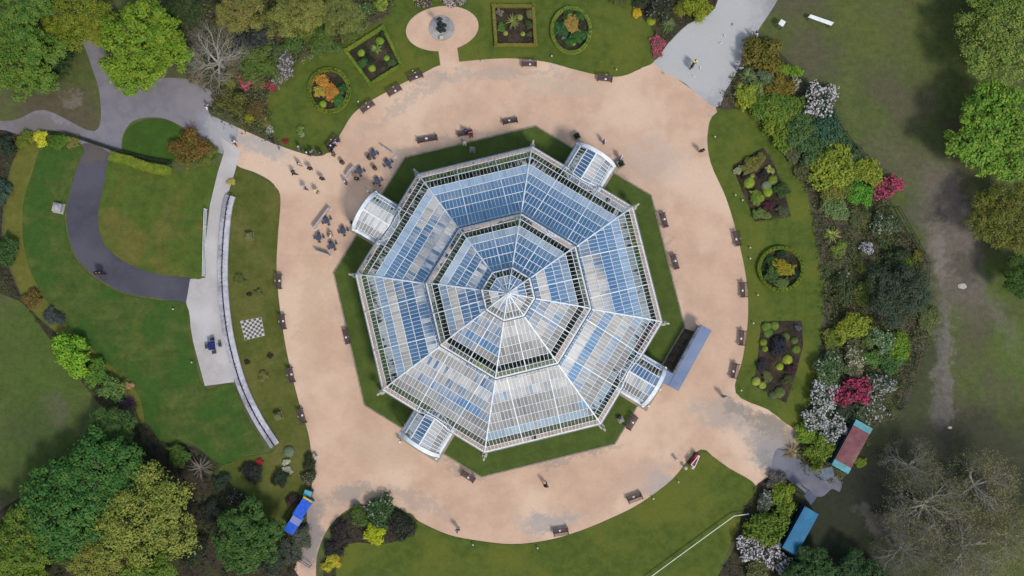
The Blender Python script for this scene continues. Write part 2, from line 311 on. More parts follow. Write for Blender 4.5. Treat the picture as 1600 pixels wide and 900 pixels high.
lawn([(176,242),(230,258),(275,268),(330,258),(338,270),(327,320),(319,380),(318,432),(290,433),(240,427),(193,408),(162,380),(153,340),(162,290)], surf('orchard_grass','4b5a20','42531a',.4,.95,c3='5d5a28',scale3=.15,bump=.6,bscale=7,fine=.22,fscale=3))
lawn([(55,218),(128,228),(119,260),(108,300),(101,345),(114,398),(146,434),(194,460),(250,470),(291,476),(300,535),(318,606),(362,600),(385,650),(412,700),(380,712),(345,725),(300,695),(250,690),(225,660),(200,600),(150,560),(110,520),(66,480),(40,440),(24,390),(22,330),(40,260)], ROUGHGRASS)
lawn([(192,232),(198,203),(225,188),(262,188),(285,203),(310,225),(338,246),(300,254),(262,252),(215,244)], surf('deep_green_lawn','3a5418','334a15',.6,.95,bump=.5,bscale=8,fine=.12))  # small oval lawn in a deeper green grass
sheet('worn_trail', [(38,215),(62,222),(50,270),(36,320),(38,390),(60,450),(100,505),(160,560),(215,615),(225,670),(205,640),(150,580),(95,525),(45,478),(18,420),(6,380),(12,300),(22,250)], .05, TRAIL)
# soil and leaf litter under the planting
SOILS = {
 'east': [(1118,168),(1150,112),(1175,62),(1200,66),(1225,100),(1290,180),(1360,265),(1395,330),(1440,400),(1450,480),(1440,560),(1410,640),(1370,665),(1345,700),(1310,755),(1262,745),(1235,700),(1252,667),(1276,580),(1286,520),(1287,450),(1277,380),(1264,310),(1242,250),(1207,186),(1180,169)],
 'north': [(255,-40),(640,-40),(612,18),(570,43),(520,73),(470,93),(444,120),(418,150),(424,205),(440,228),(400,212),(352,190),(326,175),(336,150),(300,122),(262,90)],
 'northeast': [(985,-60),(1120,-60),(1118,10),(1076,36),(1048,62),(1022,95),(1018,45),(1000,20)],
 'southeast': [(1185,755),(1225,745),(1258,790),(1225,860),(1230,960),(1085,960),(1122,900),(1150,850),(1160,800)],
 'southisland': [(505,900),(512,850),(530,812),(560,792),(595,788),(640,808),(645,835),(600,850),(545,850),(525,890),(530,940),(505,940)],
 'southwest': [(228,660),(250,688),(300,700),(340,732),(372,770),(396,804),(430,824),(470,800),(478,830),(460,890),(450,960),(-80,960),(-80,860),(120,720),(190,680)],
 'westedge': [(-60,215),(38,214),(20,250),(8,300),(2,380),(16,425),(44,480),(95,528),(150,582),(205,645),(190,670),(130,600),(70,520),(30,470),(-60,420)],
}
for k_, p_ in SOILS.items(): sheet('soil_bed', p_, .055 if k_ in ('southisland', 'southwest') else .006 if k_ == 'east' else .03, EASTSOIL if k_ in ('east', 'north') else LITTER, k=3)
# flower beds: soil
BEDS = {'b6': [(1144,259),(1193,230),(1210,258),(1226,300),(1236,338),(1180,346),(1168,318)], 'b7': [(1190,503),(1253,501),(1255,540),(1242,590),(1228,630),(1178,602),(1184,560)],
        'sq1': [(598,44),(625,100),(579,129),(543,80)], 'sq2': [(773,11),(831,11),(835,68),(777,68)]}
for p_ in BEDS.values(): sheet('soil_bed', p_, .075, SOIL, smooth=False)
def ell(cx, cy, rx, ry, n=40, a=0):
    ca, sa = math.cos(a), math.sin(a)
    return [(cx+rx*math.cos(t)*ca-ry*math.sin(t)*sa, cy+rx*math.cos(t)*sa+ry*math.sin(t)*ca) for t in [2*math.pi*i/n for i in range(n)]]
for c_ in ((514,141,29,31),(892.5,47,28,33),(1220,420,32,31)): sheet('soil_bed', ell(*c_), .075, SOIL, smooth=False)
sheet('gravel_court', ell(691, 44.5, 57, 35, 48, -.12), .075, GRAVEL, smooth=False)
sheet('gravel_court', [(684,72),(714,72),(719,106),(689,108)], .073, GRAVEL, smooth=False)
# grass apron round the palm house
PHC = W(795, 468); A0 = math.radians(81.2)
ap = []
for i in range(8):
    t = A0+i*math.pi/4; ap.append((PHC.x+21.35*math.cos(t), PHC.y+21.35*math.sin(t)))
ap_c = ap
mb = MB(); mb.prism(ap_c, -.05, .05); tag(mb.build('lawn', surf('apron_grass','4b5924','425020',.7,.95,bump=.5,bscale=12,fine=.12,fscale=7)), kind='structure')
# narrow stone edging round the apron
mb = MB()
for i in range(8):
    a, b = Vector((*ap[i], .04)), Vector((*ap[(i+1) % 8], .04)); mb.beam(a, b, .16, .09)
tag(mb.build('kerb', surf('edging','8d8272','786e60',3,.9)), kind='structure')
# porch forecourts cut through the apron
for k in range(4):
    t = A0-math.pi/8+k*math.pi/2; d = Vector((math.cos(t), math.sin(t))); s = Vector((-d.y, d.x)); c0 = Vector((PHC.x, PHC.y))
    mb = MB(); mb.prism([tuple(c0+d*a+s*b) for a, b in ((15.6,-2.9),(21.0,-2.9),(21.0,2.9),(15.6,2.9))], -.05, .058)
    tag(mb.build('paving', surf('forecourt%d' % k,'9a8d82','8d8077',1,.9,bump=.1)), kind='structure')
sheet('soil_bed', [(1066,512),(1092,520),(1050,580),(1036,572)], .062, EASTSOIL, smooth=False)

# ------------------------------------------------------------------ palm house
PH = empty('palm_house', (PHC.x, PHC.y, 0)); tag(PH, 'large octagonal white framed glass palm house with three stacked roof tiers', 'greenhouse')
TA = math.tan(math.pi/8); CA = math.cos(math.pi/8)
def profile(r0, z0, width, angs):
    s = width/sum(math.cos(math.radians(a)) for a in angs); a = r0; z = z0; P = [(a, z)]
    for an in angs: a -= s*math.cos(math.radians(an)); z += s*math.sin(math.radians(an)); P.append((a, z))
    return P
R1 = 17.5*CA; R2 = 8.62*CA; R3 = 2.57*CA
P1 = profile(R1, 5.0, R1-8.15*CA, [58,46,37,31,27,24,21,18,16])
P2 = profile(R2, P1[-1][1]+2.0, R2-2.35*CA, [56,44,35,29,25,21,18])
P3 = profile(R3, P2[-1][1]+.9, R3-.12, [44,30,24])
def clip(poly, fn):
    res = []
    for i in range(len(poly)):
        p, q = poly[i], poly[(i+1) % len(poly)]; a, b = fn(p), fn(q)
        if a >= 0: res.append(p)
        if (a >= 0) != (b >= 0): t = a/(a-b); res.append((p[0]+(q[0]-p[0])*t, p[1]+(q[1]-p[1])*t))
    return res
def facet(fi, P, ncol, bays, name, ribw, hipw, barw, skip=None):
    t = A0-math.pi/8+fi*math.pi/4; d = Vector((math.cos(t), math.sin(t), 0)); s = Vector((-d.y, d.x, 0))
    def zat(a):
        for (a0, z0), (a1, z1) in zip(P, P[1:]):
            if a <= a0+1e-6 and a >= a1-1e-6: return z0+(z1-z0)*(a0-a)/(a0-a1)
        return P[-1][1]
    def pt(x, a, off=0): return d*a+s*x+Vector((0, 0, zat(a)+off))
    half = P[0][0]*TA; st = 2*half/ncol
    gl = MB(); bars = MB(); ribs = []; rg = random.Random(fi*31+ncol)
    for r in range(len(P)-1):
        a0, a1 = P[r][0], P[r+1][0]
        zr0, zr1 = P[r][1], P[r+1][1]; rowtilt = rg.gauss(0, .014)
        for c in range(ncol):
            x0 = -half+c*st; x1 = x0+st
            q = clip(clip([(x0, a0), (x1, a0), (x1, a1), (x0, a1)], lambda p: p[1]*TA-p[0]), lambda p: p[1]*TA+p[0])
            if len(q) < 3: continue
            jt = rowtilt+rg.gauss(0, .005); jx = rg.gauss(0, .004)
            cx = sum(p[0] for p in q)/len(q); ca_ = sum(p[1] for p in q)/len(q)
            vs = [d*p[1]+s*p[0]+Vector((0, 0, zr0+(zr1-zr0)*(a0-p[1])/(a0-a1)+(p[0]-cx)*jx+(p[1]-ca_)*jt)) for p in q]
            gl.add(vs, [tuple(range(len(q)))[::-1]])
        if r: bars.beam(pt(-a0*TA, a0, .02), pt(a0*TA, a0, .02), barw*1.6, .04)
    a0 = P[0][0]
    bars.beam(pt(-a0*TA, a0, -.02), pt(a0*TA, a0, -.02), .09, .12)
    for c in range(1, ncol):
        x = -half+c*st; isrib = (c % (ncol//bays) == 0)
        if isrib: continue
        amin = abs(x)/TA
        for (b0, _), (b1, _) in zip(P, P[1:]):
            if b0 <= amin: break
            e = max(b1, amin); bars.beam(pt(x, b0, .03), pt(x, e, .03), barw, .05)
    for b in range(1, bays):
        x = -half+b*(ncol//bays)*st; amin = abs(x)/TA; rib = MB(); ribs.append(rib)
        for (b0, _), (b1, _) in zip(P, P[1:]):
            if b0 <= amin: break
            e = max(b1, amin); rib.beam(pt(x, b0, .07), pt(x, e, .07), ribw, .14)
    g = gl.build(name, GLASS, PH)
    bars.build('glazing_bars', BARW, g); 
    for rib in ribs: rib.build('rafter', WHITE, g)
    hp = MB()
    for (b0, z0), (b1, z1) in zip(P, P[1:]):
        hp.beam(d*b0+s*b0*TA+Vector((0, 0, z0+.09)), d*b1+s*b1*TA+Vector((0, 0, z1+.09)), hipw, .18)
    hp.build('hip_rafter', WHITE, PH)
for i in range(8):
    facet(i, P1, 33, 3, 'lower_roof_panel', .10, .13, .038)
    facet(i, P2, 16, 2, 'upper_roof_panel', .10, .12, .038)
    facet(i, P3, 6, 2, 'lantern_roof_panel', .08, .10, .04)
def octring(mb, r, z, wd, ht):
    vs = [Vector((r*math.cos(A0+i*math.pi/4), r*math.sin(A0+i*math.pi/4), z)) for i in range(8)]
    for i in range(8): mb.beam(vs[i], vs[(i+1) % 8], wd, ht)
GUT = surf('lead_gutter','55565a','46474a',4,.6)
LEAD = surf('lead_flashing','858684','767876',2,.5,bump=.05)
for r, z in ((17.5,4.86),(8.62,P2[0][1]-.14),(2.57,P3[0][1]-.1)):
    mb = MB(); octring(mb, r+.07, z, .09, .14); mb.build('eaves_moulding', BARW, PH)
mb = MB(); octring(mb, 8.62+.19, P2[0][1]-.2, .10, .1); mb.build('gutter', GUT, PH)
mb = MB(); octring(mb, 2.57+.17, P3[0][1]-.16, .09, .1); mb.build('gutter', GUT, PH)
mb = MB(); octring(mb, 17.70, 4.8, .09, .1); mb.build('gutter', LEAD, PH)
def wallring(r, z0, z1, n, name):
    gl = MB(); fr = MB()
    for i in range(8):
        a = Vector((r*math.cos(A0+i*math.pi/4), r*math.sin(A0+i*math.pi/4), 0)); b = Vector((r*math.cos(A0+(i+1)*math.pi/4), r*math.sin(A0+(i+1)*math.pi/4), 0))
        gl.add([a+Vector((0,0,z0)), b+Vector((0,0,z0)), b+Vector((0,0,z1)), a+Vector((0,0,z1))], [(0,1,2,3)])
        for k in range(n):
            p = a.lerp(b, k/n); fr.beam(p+Vector((0,0,z0)), p+Vector((0,0,z1)), .16 if k % (max(n//3,1)) == 0 else .06, .12, up=(b-a))
        for z in (z0, (z0*.35+z1*.65), z1-.05): fr.beam(a+Vector((0,0,z)), b+Vector((0,0,z)), .12, .1)
    g = gl.build(name, GLASS, PH); fr.build('wall_frame', WHITE, g)
wallring(17.25, .9, 4.9, 18, 'glass_wall'); wallring(8.1, P1[-1][1], P2[0][1]-.1, 12, 'clerestory_wall'); wallring(2.3, P2[-1][1], P3[0][1]-.08, 3, 'lantern_wall')
mb = MB()
mb.lathe([(17.45,0),(17.45,.85),(17.1,.95),(17.0,.9),(17.0,0)], n=8, a0=A0); mb.build('plinth', STONE, PH)
mb = MB(); zt = P3[-1][1]
mb.lathe([(.0,zt-.1),(.36,zt-.05),(.42,zt+.05),(.3,zt+.22),(.12,zt+.4),(.1,zt+.7),(.2,zt+.85),(.12,zt+1.0),(.03,zt+1.5),(0,zt+1.55)], n=16); mb.build('finial', WHITE, PH, smooth=True)
# interior floor and columns
mb = MB(); mb.lathe([(0,.0),(16.9,.0),(16.9,.09),(0,.09)], n=8, a0=A0)
fl = mb.build('indoor_floor', surf('tile_floor','5a5852','44423e',1.5,.7)); fl.location = (PHC.x, PHC.y, 0); tag(fl, kind='structure')
for k in range(8):
    t = A0+k*math.pi/4; mb = MB(); p = Vector((8.1*math.cos(t), 8.1*math.sin(t), 0))
    mb.tube([p, p+Vector((0,0,P1[-1][1]))], .14, 10); mb.build('column', WHITE, PH)
# porches
def roofz(a):
    for (a0, z0), (a1, z1) in zip(P1, P1[1:]):
        if a1 <= a <= a0: return z0+(z1-z0)*(a0-a)/(a0-a1)
    return 5.0
def roofa(z):
    if z <= P1[0][1]: return P1[0][0]+.02
    for (a0, z0), (a1, z1) in zip(P1, P1[1:]):
        if z0 <= z <= z1: return a0+(a1-a0)*(z-z0)/(z1-z0)
    return P1[-1][0]
def porch(k):
    t = A0-math.pi/8+k*math.pi/2
    po = empty('porch', (0,0,0), t); po.parent = PH
    wd, zs, af = 2.35, 3.7, R1+3.05
    th = [math.pi*i/6 for i in range(7)]
    rise = 2.0
    gl = MB(); fr = MB(); rg = random.Random(k+90)
    sec = [(wd*math.cos(a), zs+rise*math.sin(a)) for a in th]
    nn = 8
    for i in range(6):
        (x0, z0), (x1, z1) = sec[i], sec[i+1]
        b0, b1 = roofa(z0), roofa(z1)
        for j in range(nn):
            u0, u1 = j/nn, (j+1)/nn; jz = rg.gauss(0, .004)
            f = lambda b, u: b+(af-b)*u
            gl.add([(f(b0,u0),x0,z0),(f(b0,u1),x0,z0+jz),(f(b1,u1),x1,z1+jz),(f(b1,u0),x1,z1)], [(0,1,2,3)])
            if j: fr.beam((f(b0,u0),x0,z0+.03),(f(b1,u0),x1,z1+.03), .055, .05)
        fr.beam((b0+.05,x0,z0+.06),(b1+.05,x1,z1+.06), .12, .12)
    for i, (x, z) in enumerate(sec):
        b = roofa(z); fr.beam((b,x,z+.05),(af,x,z+.05), .16 if i in (0,3,6) else .07, .1)
    fr.build('porch_frame', WHITE, po)
    gl.build('porch_glass', GLASS, po)
    ar = MB()
    n = 20; 
    for (r0, r1, x0, x1) in ((0, .16, af-.02, af+.42),):
        vs = []
        for i in range(n+1):
            a = math.pi*i/n
            for rr in (r0, r1):
                for xx in (x0, x1): vs.append((xx, (wd+rr)*math.cos(a), zs+(rise+rr)*math.sin(a)))
        fs = []
        for i in range(n):
            b = i*4; c = b+4
            fs += [(b, b+1, c+1, c), (b+2, c+2, c+3, b+3), (b, c, c+2, b+2), (b+1, b+3, c+3, c+1)]
        fs += [(0, 2, 3, 1), (n*4, n*4+1, n*4+3, n*4+2)]
        ar.add(vs, fs)
    ar.build('arched_fascia', WHITE, po)
    for sgn in (-1, 1):
        sw = MB(); gw = MB()
        y = sgn*(wd+.12)
        sw.beam((R1-.2,y,zs-.02),(af+.5,y,zs-.02), .22, .16)
        for q in range(5): xx = R1+.1+q*(af-R1-.1)/4; sw.beam((xx,y,.1),(xx,y,zs), .12, .12, up=(1,0,0))
        sw.box(R1-.4, y-.1, 0, af, y+.1, .8)
        gw.add([(R1,y,.8),(af,y,.8),(af,y,zs),(R1,y,zs)], [(0,1,2,3)])
        sw.tube([(af+.32,y*1.03,0),(af+.32,y*1.03,zs+.15)], .14, 10)
        sw.build('side_wall', WHITE, po); gw.build('side_glass', GLASS, po)
    dr = MB(); dr.box(af-.12,-1.1,0.06,af-.02,-.03,2.6); dr.box(af-.12,.03,.06,af-.02,1.1,2.6); dr.box(af-.13,-1.3,2.6,af-.01,1.3,2.75)
    dr.build('door', surf('door_paint%d' % k,'dfe2e0','c9cecb',3,.5), po)
    # lamp brackets by the opening
for k in range(4): porch(k)
# indoor planting seen through the roof
# ------------------------------------------------------------------ foliage
def quads_mesh(name, P, N, size, rng, mat, ratio=.55, curl=.0, extra=None):
    n = len(P); R = rng.normal(size=(n, 3)); T = np.cross(N, R); T /= np.linalg.norm(T, axis=1)[:, None]+1e-9
    B = np.cross(N, T); B /= np.linalg.norm(B, axis=1)[:, None]+1e-9
    s = (size*rng.uniform(.65, 1.35, n))[:, None] if np.isscalar(size) else (size*rng.uniform(.7, 1.3, n))[:, None]
    V = np.empty((n, 4, 3)); V[:, 0] = P-T*s; V[:, 1] = P+B*s*ratio; V[:, 2] = P+T*s; V[:, 3] = P-B*s*ratio
    V = V.reshape(-1, 3); me = bpy.data.meshes.new(name)
    vb = 0
    if extra is not None:
        ev, ef = extra; vb = len(ev); V = np.vstack([np.array(ev), V])
    faces = (np.arange(n*4).reshape(-1, 4)+vb).tolist()
    if extra is not None: faces = [tuple(f) for f in ef]+faces
    me.from_pydata(V.tolist(), [], faces); me.materials.append(mat); me.update(); return me
def crown_pts(seed, nl=9, ncl=26, per=45, sig=.055, flat=.8, rl=(.36, .5), spread=.62, low=-.25):
    rng = np.random.default_rng(seed); lobes = []
    for i in range(nl):
        a = 2*math.pi*(i*.618+rng.uniform(-.1, .1)); q = spread*math.sqrt((i+.3)/nl)
        r = rng.uniform(*rl)*(1-.12*q); lobes.append(np.array([q*math.cos(a), q*math.sin(a), (1-.75*q*q)*.55*flat+rng.uniform(-.08, .08), r]))
    P = []; N = []; S = []
    for li, l in enumerate(lobes):
        c = l[:3]; r = l[3]
        for k in range(ncl):
            d = rng.normal(size=3); d /= np.linalg.norm(d)
            if d[2] < low: d[2] *= -1
            rr = r*rng.uniform(.72, 1.08); cc = c+d*rr*np.array([1, 1, flat])
            if any(np.linalg.norm(cc-o[:3]) < o[3]*.72 for j, o in enumerate(lobes) if j != li) and rng.random() < .8: continue
            n = int(per*rng.uniform(.6, 1.3)); off = rng.normal(size=(n, 3))*sig*rng.uniform(.75, 1.3)
            off[:, 2] = np.abs(off[:, 2])*1.0-.2*sig
            p = cc+off; nn = off/sig*.45+d*.55+np.array([0, 0, .55])+rng.normal(size=(n, 3))*.45
            P.append(p); N.append(nn)
        n = int(ncl*per*.18); d = rng.normal(size=(n, 3)); d /= np.linalg.norm(d, axis=1)[:, None]
        P.append(c+d*r*(rng.uniform(.3, .85, n)[:, None])*np.array([1, 1, flat])); N.append(d+rng.normal(size=(n, 3))*.6+np.array([0, 0, .4]))
    P = np.vstack(P); N = np.vstack(N); N /= np.linalg.norm(N, axis=1)[:, None]
    keep = P[:, 2] > -.25
    return P[keep], N[keep], rng
def crown_mesh(name, seed, size=.04, mat=LEAF, **k):
    P, N, rng = crown_pts(seed, **k); return quads_mesh(name, P, N, size, rng, mat)
TREES = [crown_mesh('tree_crown', 11+i, .030, nl=16, ncl=26, per=58, sig=.042, rl=(.24, .40), spread=.74) for i in range(3)]
LOOSE = [crown_mesh('loose_crown', 31+i, .024, nl=18, ncl=26, per=38, sig=.05, rl=(.22, .36), spread=.78) for i in range(2)]
SHRUBS = [crown_mesh('shrub_foliage', 51+i, .07, nl=9, ncl=20, per=20, sig=.09, rl=(.26, .46), spread=.74, flat=.75) for i in range(4)]
def ball_mesh(name, seed, n=900, size=.085, r=1, flat=.85):
    rng = np.random.default_rng(seed); d = rng.normal(size=(n, 3)); d /= np.linalg.norm(d, axis=1)[:, None]; d[:, 2] = np.abs(d[:, 2])*1
    P = d*(1+rng.normal(size=(n, 1))*.05)*np.array([r*.93, r*.93, flat]); N = d+rng.normal(size=(n, 3))*.45; N /= np.linalg.norm(N, axis=1)[:, None]
    mb = MB(); mb.lathe([(.0, 0), (.86, 0), (.88, flat*.4), (.62, flat*.74), (.3, flat*.86), (0.0, flat*.9)], n=12)
    return quads_mesh(name, P, N, size, rng, LEAF, extra=(mb.v, mb.f))
BALLS = [ball_mesh('clipped_foliage', 71+i) for i in range(2)]
def blossom_mesh(seed, n, cl=1):
    P, N, rng = crown_pts(seed, nl=9, ncl=20, per=20, sig=.09, rl=(.26, .46), spread=.74, flat=.75)
    up = np.argsort(-(P[:, 2]+np.linalg.norm(P[:, :2], axis=1)*.55+rng.normal(size=len(P))*.10))[:int(len(P)*.55)]
    idx = rng.choice(up, n//5); Q = []; M = []
    for i in idx:
        k = 5; Q.append(P[i]+rng.normal(size=(k, 3))*.028+np.array([0, 0, .05])); M.append(np.tile([0, 0, 1.], (k, 1))+rng.normal(size=(k, 3))*.5)
    Q = np.vstack(Q); M = np.vstack(M); M /= np.linalg.norm(M, axis=1)[:, None]
    return quads_mesh('blossom', Q, M, .038, rng, PETAL, ratio=.9)
BLOSS = [blossom_mesh(51+i, 750) for i in range(4)]; BLOSSD = [blossom_mesh(51+i, 1700) for i in range(4)]; BLOSSS = [blossom_mesh(51+i, 260) for i in range(4)]
def spiky_mesh(seed, n=60, wdt=.07, tilt=(.1, 1.2), seg=4, drop=.5):
    rg = random.Random(seed); mb = MB()
    for i in range(n):
        a = rg.uniform(0, 2*math.pi); el = rg.uniform(*tilt); ln = rg.uniform(.7, 1.1); p = Vector((0, 0, .15)); s = Vector((-math.sin(a), math.cos(a), 0)); vs = []
        for k in range(seg+1):
            u = k/seg; e = el-u*drop; wv = wdt*(1-u)*(.6+u)*1.1+.004
            if k: p = p+Vector((math.cos(a)*math.cos(e), math.sin(a)*math.cos(e), math.sin(e)))*ln/seg
            vs += [p-s*wv, p+s*wv]
        mb.add(vs, [(2*k, 2*k+1, 2*k+3, 2*k+2) for k in range(seg)])
    return mb.mesh('blades', LEAF)
SPIKY = [spiky_mesh(1), spiky_mesh(2, 46, .06, (.0, .9), 4, .7)]
FROND = [spiky_mesh(5, 26, .16, (.2, .9), 5, 1.0)]
def bare_mesh(seed, depth=8, spread=.62, n0=7, r0=.032):
    rg = random.Random(seed); mb = MB(); tips = []
    def br(p, d, ln, r, lev):
        q = p; pts = [p]; rad = [r]
        for k in range(2):
            d2 = (d+Vector((rg.gauss(0, .14), rg.gauss(0, .14), rg.gauss(0, .10)))).normalized(); q = q+d2*ln/2; pts.append(q); rad.append(r*(1-.2*(k+1))); d = d2
        mb.tube(pts, rad, 5 if lev < 2 else 3, cap=False)
        if lev >= depth: tips.append(q); return
        for k in range(3 if lev < 5 else 2):
            v = Vector((rg.gauss(0, 1), rg.gauss(0, 1), rg.gauss(0, .7))); v = (v-d*v.dot(d)).normalized()
            nd = (d*1.0+v*rg.uniform(.35, .95)+Vector((0, 0, .08))).normalized()
            br(pts[1] if k == 2 else q, nd, ln*rg.uniform(.66, .86), rad[-1]*.76, lev+1)
    for k in range(n0):
        a = 2*math.pi*(k+rg.uniform(-.3, .3))/n0; e = rg.uniform(.35, 1.1)
        br(Vector((0, 0, 0)), Vector((math.cos(a)*math.cos(e), math.sin(a)*math.cos(e), math.sin(e))), .30, r0, 0)
    return mb, tips
def bare_variant(seed, **k):
    mb, tips = bare_mesh(seed, **k); R = max(math.hypot(v[0], v[1]) for v in mb.v)*.88
    mb.v = [(v[0]/R, v[1]/R, v[2]/R) for v in mb.v]; tips = np.array([(t.x/R, t.y/R, t.z/R) for t in tips])
    rng = np.random.default_rng(seed); rep = np.repeat(tips[::9], 3, axis=0); P = rep+rng.normal(size=rep.shape)*.03
    N = rng.normal(size=P.shape)+np.array([0, 0, .6]); N /= np.linalg.norm(N, axis=1)[:, None]
    return mb.mesh('branches', PALEBARK), quads_mesh('young_leaves', P, N, .017, rng, LEAF)
BARE = [bare_variant(3), bare_variant(8), bare_variant(15)]
def trunk_mesh(seed):
    rg = random.Random(seed); mb = MB(); mb.tube([(0,0,-.05),(0,0,.1),(.02,.01,.5),(.0,.03,.9)], [.11,.075,.06,.05], 10)
    for k in range(6):
        a = 2*math.pi*k/6+rg.uniform(-.3, .3); z = rg.uniform(.55, .85)
        mb.tube([(0,.02,z),(math.cos(a)*.25,math.sin(a)*.25,z+.25),(math.cos(a)*.6,math.sin(a)*.6,z+.5)], [.04,.028,.012], 6)
    return mb.mesh('trunk', BARK, smooth=True)
TRUNKS = [trunk_mesh(i) for i in range(2)]
def stem_mesh():
    mb = MB(); rg = random.Random(4)
    for k in range(6):
        a = k*1.05; mb.tube([(0,0,-.05),(math.cos(a)*.2,math.sin(a)*.2,.25),(math.cos(a)*.5,math.sin(a)*.5,.5)], [.05,.035,.015], 5)
    return mb.mesh('stem', BARK)
STEM = stem_mesh()
cnt = [0]
def tree(name, x, y, r, h, col, label, kind='full', cat='tree', rot=None, group=None, sq=1.0, flat=.8, zsc=None):
    """h = height of the middle of the crown"""
    h = max(h*.66, 3.0); cnt[0] += 1; k = cnt[0]; R = m_of(r, h)*(1.02 if kind in ('full', 'loose') else .92); p = W(x, y, h); z0 = max(h-R*.5, .5)
    o = empty(name, (p.x, p.y, 0), rot if rot is not None else k*2.4); tag(o, label, cat, group)
    tz = z0+R*.35
    if kind in ('full', 'loose'):
        link('trunk', TRUNKS[k % 2], o, scale=(R*.55, R*.55, tz/.9))
        ms = TREES if kind == 'full' else LOOSE
        link('crown', ms[k % len(ms)], o, (0, 0, z0), scale=(R, R*sq, R*flat), color=col)
    else:
        b, lv = BARE[k % 3]; z0 = min(z0, 1.6); mb = MB(); mb.tube([(0,0,-.1),(0,0,z0*.5),(0,0,z0+.05)], [R*.06, R*.05, R*.045], 8); mb.build('trunk', PALEBARK, o)
        link('branches', b, o, (0, 0, z0), scale=(R, R*sq, R*.9))
        if kind == 'budding': link('crown', lv, o, (0, 0, z0), scale=(R, R*sq, R*.9), color=col)
    return o
def shrub(x, y, r, col, label, kind='s', bl=None, h=None, group=None, name='shrub', z=0.0, sq=1.0, rot=None, cat='shrub'):
    """kind: s shrub, b clipped ball, k spiky, f frond"""
    cnt[0] += 1; k = cnt[0]; hh = h if h is not None else .75; R = m_of(r, 1.0)*(1.18 if kind == 's' else 1.05); p = W(x, y, .6*R*hh if r > 10 else .3)
    o = empty(name, (p.x, p.y, z), rot if rot is not None else k*1.7); tag(o, label, cat, group)
    if kind == 's':
        sq *= .82+.36*((k*37) % 17)/16
        link('stem', STEM, o, scale=(R, R, R*hh)); link('foliage', SHRUBS[k % 4], o, (0, 0, R*hh*.12), scale=(R, R*sq, R*hh), color=col)
        if bl:
            c, dens = bl; link('blossom', {1: BLOSSS, 2: BLOSS, 3: BLOSSD}[dens][k % 4], o, (0, 0, R*hh*.14), scale=(R*1.02, R*sq*1.02, R*hh), color=c)
    elif kind == 'b': link('foliage', BALLS[k % 2], o, scale=(R, R*sq, R*hh), color=col)
    elif kind == 'k': link('foliage', SPIKY[k % 2], o, scale=(R, R*sq, R*hh), color=col)
    elif kind == 'f': link('foliage', FROND[0], o, scale=(R, R*sq, R*hh), color=col)
    return o
G1 = '66861c'; LIME = '8fa32a'; OLV = '5d6428'; DKG = '2f4a1c'; SAGE = '65744c'; TEAL = '3c5c3f'; BRZ = '6b6020'; YEL = 'c3b832'
# --- trees
for a in [
 ('broadleaf_tree',212,64,80,8.5,'748f22','big round bright green tree above the grey asphalt plaza','full'),
 ('broadleaf_tree',28,92,66,8,'5f7c28','leafy green tree at the left edge under the top corner','full'),
 ('broadleaf_tree',18,8,60,9,'587628','green tree filling the top left corner','full'),
 ('broadleaf_tree',108,22,58,7,'74801f','olive yellow tree between the corner tree and big bright green tree','loose'),
 ('conifer_tree',78,92,34,5,'33491f','small dark green tree tucked behind the left edge trees','full'),
 ('broadleaf_tree',150,40,34,6,'8a8e24','yellowish tree touching the left side of the big bright green tree','loose'),
 ('bare_tree',328,86,74,6.5,'857860','leafless grey brown tree beside the asphalt plaza','bare'),
 ('broadleaf_tree',372,10,42,6,'86823f','thin olive tree on the top edge above the bare tree','loose'),
 ('broadleaf_tree',462,16,46,6.5,'888a40','broad olive tree at the top centre of the north shrubbery','loose'),
 ('broadleaf_tree',530,20,36,5.5,'7b823f','olive green tree at the right end of the north shrubbery','loose'),
 ('broadleaf_tree',285,10,30,5,'3d4d22','dark green tree between the bright green tree and top edge','full'),
 ('broadleaf_tree',1572,58,74,9,'7c8f3c','grey green tree in the upper right corner','loose'),
 ('broadleaf_tree',1572,205,84,8.5,'70942c','vivid green tree on the right edge','full'),
 ('broadleaf_tree',1580,338,62,7,'6c7026','bronze green tree below the vivid green tree','loose'),
 ('broadleaf_tree',1608,430,40,6,'46611f','dark tree on the right edge beneath the bronze green tree','full'),
 ('broadleaf_tree',1560,-20,60,8,'66802c','green tree cut by the top edge above the right corner','full'),
 ('broadleaf_tree',1412,462,54,4.0,'46523c','dark grey green tree in the middle of the east border','loose'),
 ('broadleaf_tree',168,670,40,4.5,'4f6c30','feathery mid green tree above the dark tree cluster','loose'),
 ('broadleaf_tree',150,740,74,7.5,'446e2a','dark green tree at the top of the lower left cluster','full'),
 ('broadleaf_tree',92,800,82,8,'47702c','large dark green tree at the heart of the lower left cluster','full'),
 ('broadleaf_tree',216,812,84,8.2,'878f3a','pale yellow green tree at the right of the lower left cluster','loose'),
 ('broadleaf_tree',28,842,58,7,'627a24','lime tinted tree on the left edge near the bottom','full'),
 ('broadleaf_tree',140,886,44,7,'8d8f3a','tan yellow tree on the bottom edge below the dark tree','loose'),
 ('broadleaf_tree',226,905,46,6,'667f24','bright lime tree cut by the bottom edge','full'),
 ('broadleaf_tree',30,905,48,6.5,'728a28','yellow lime tree in the lower left corner','full'),
 ('broadleaf_tree',382,845,58,6,'486828','round mid green tree behind the blue roofed stall','full'),
 ('broadleaf_tree',1272,905,50,3.6,'3a5828','dark green bush tree with tiny white flowers left of its twin','full'),
 ('broadleaf_tree',1345,912,48,3.6,'365226','dark green bush tree with tiny white flowers right of its twin','full'),
]: tree(*a)
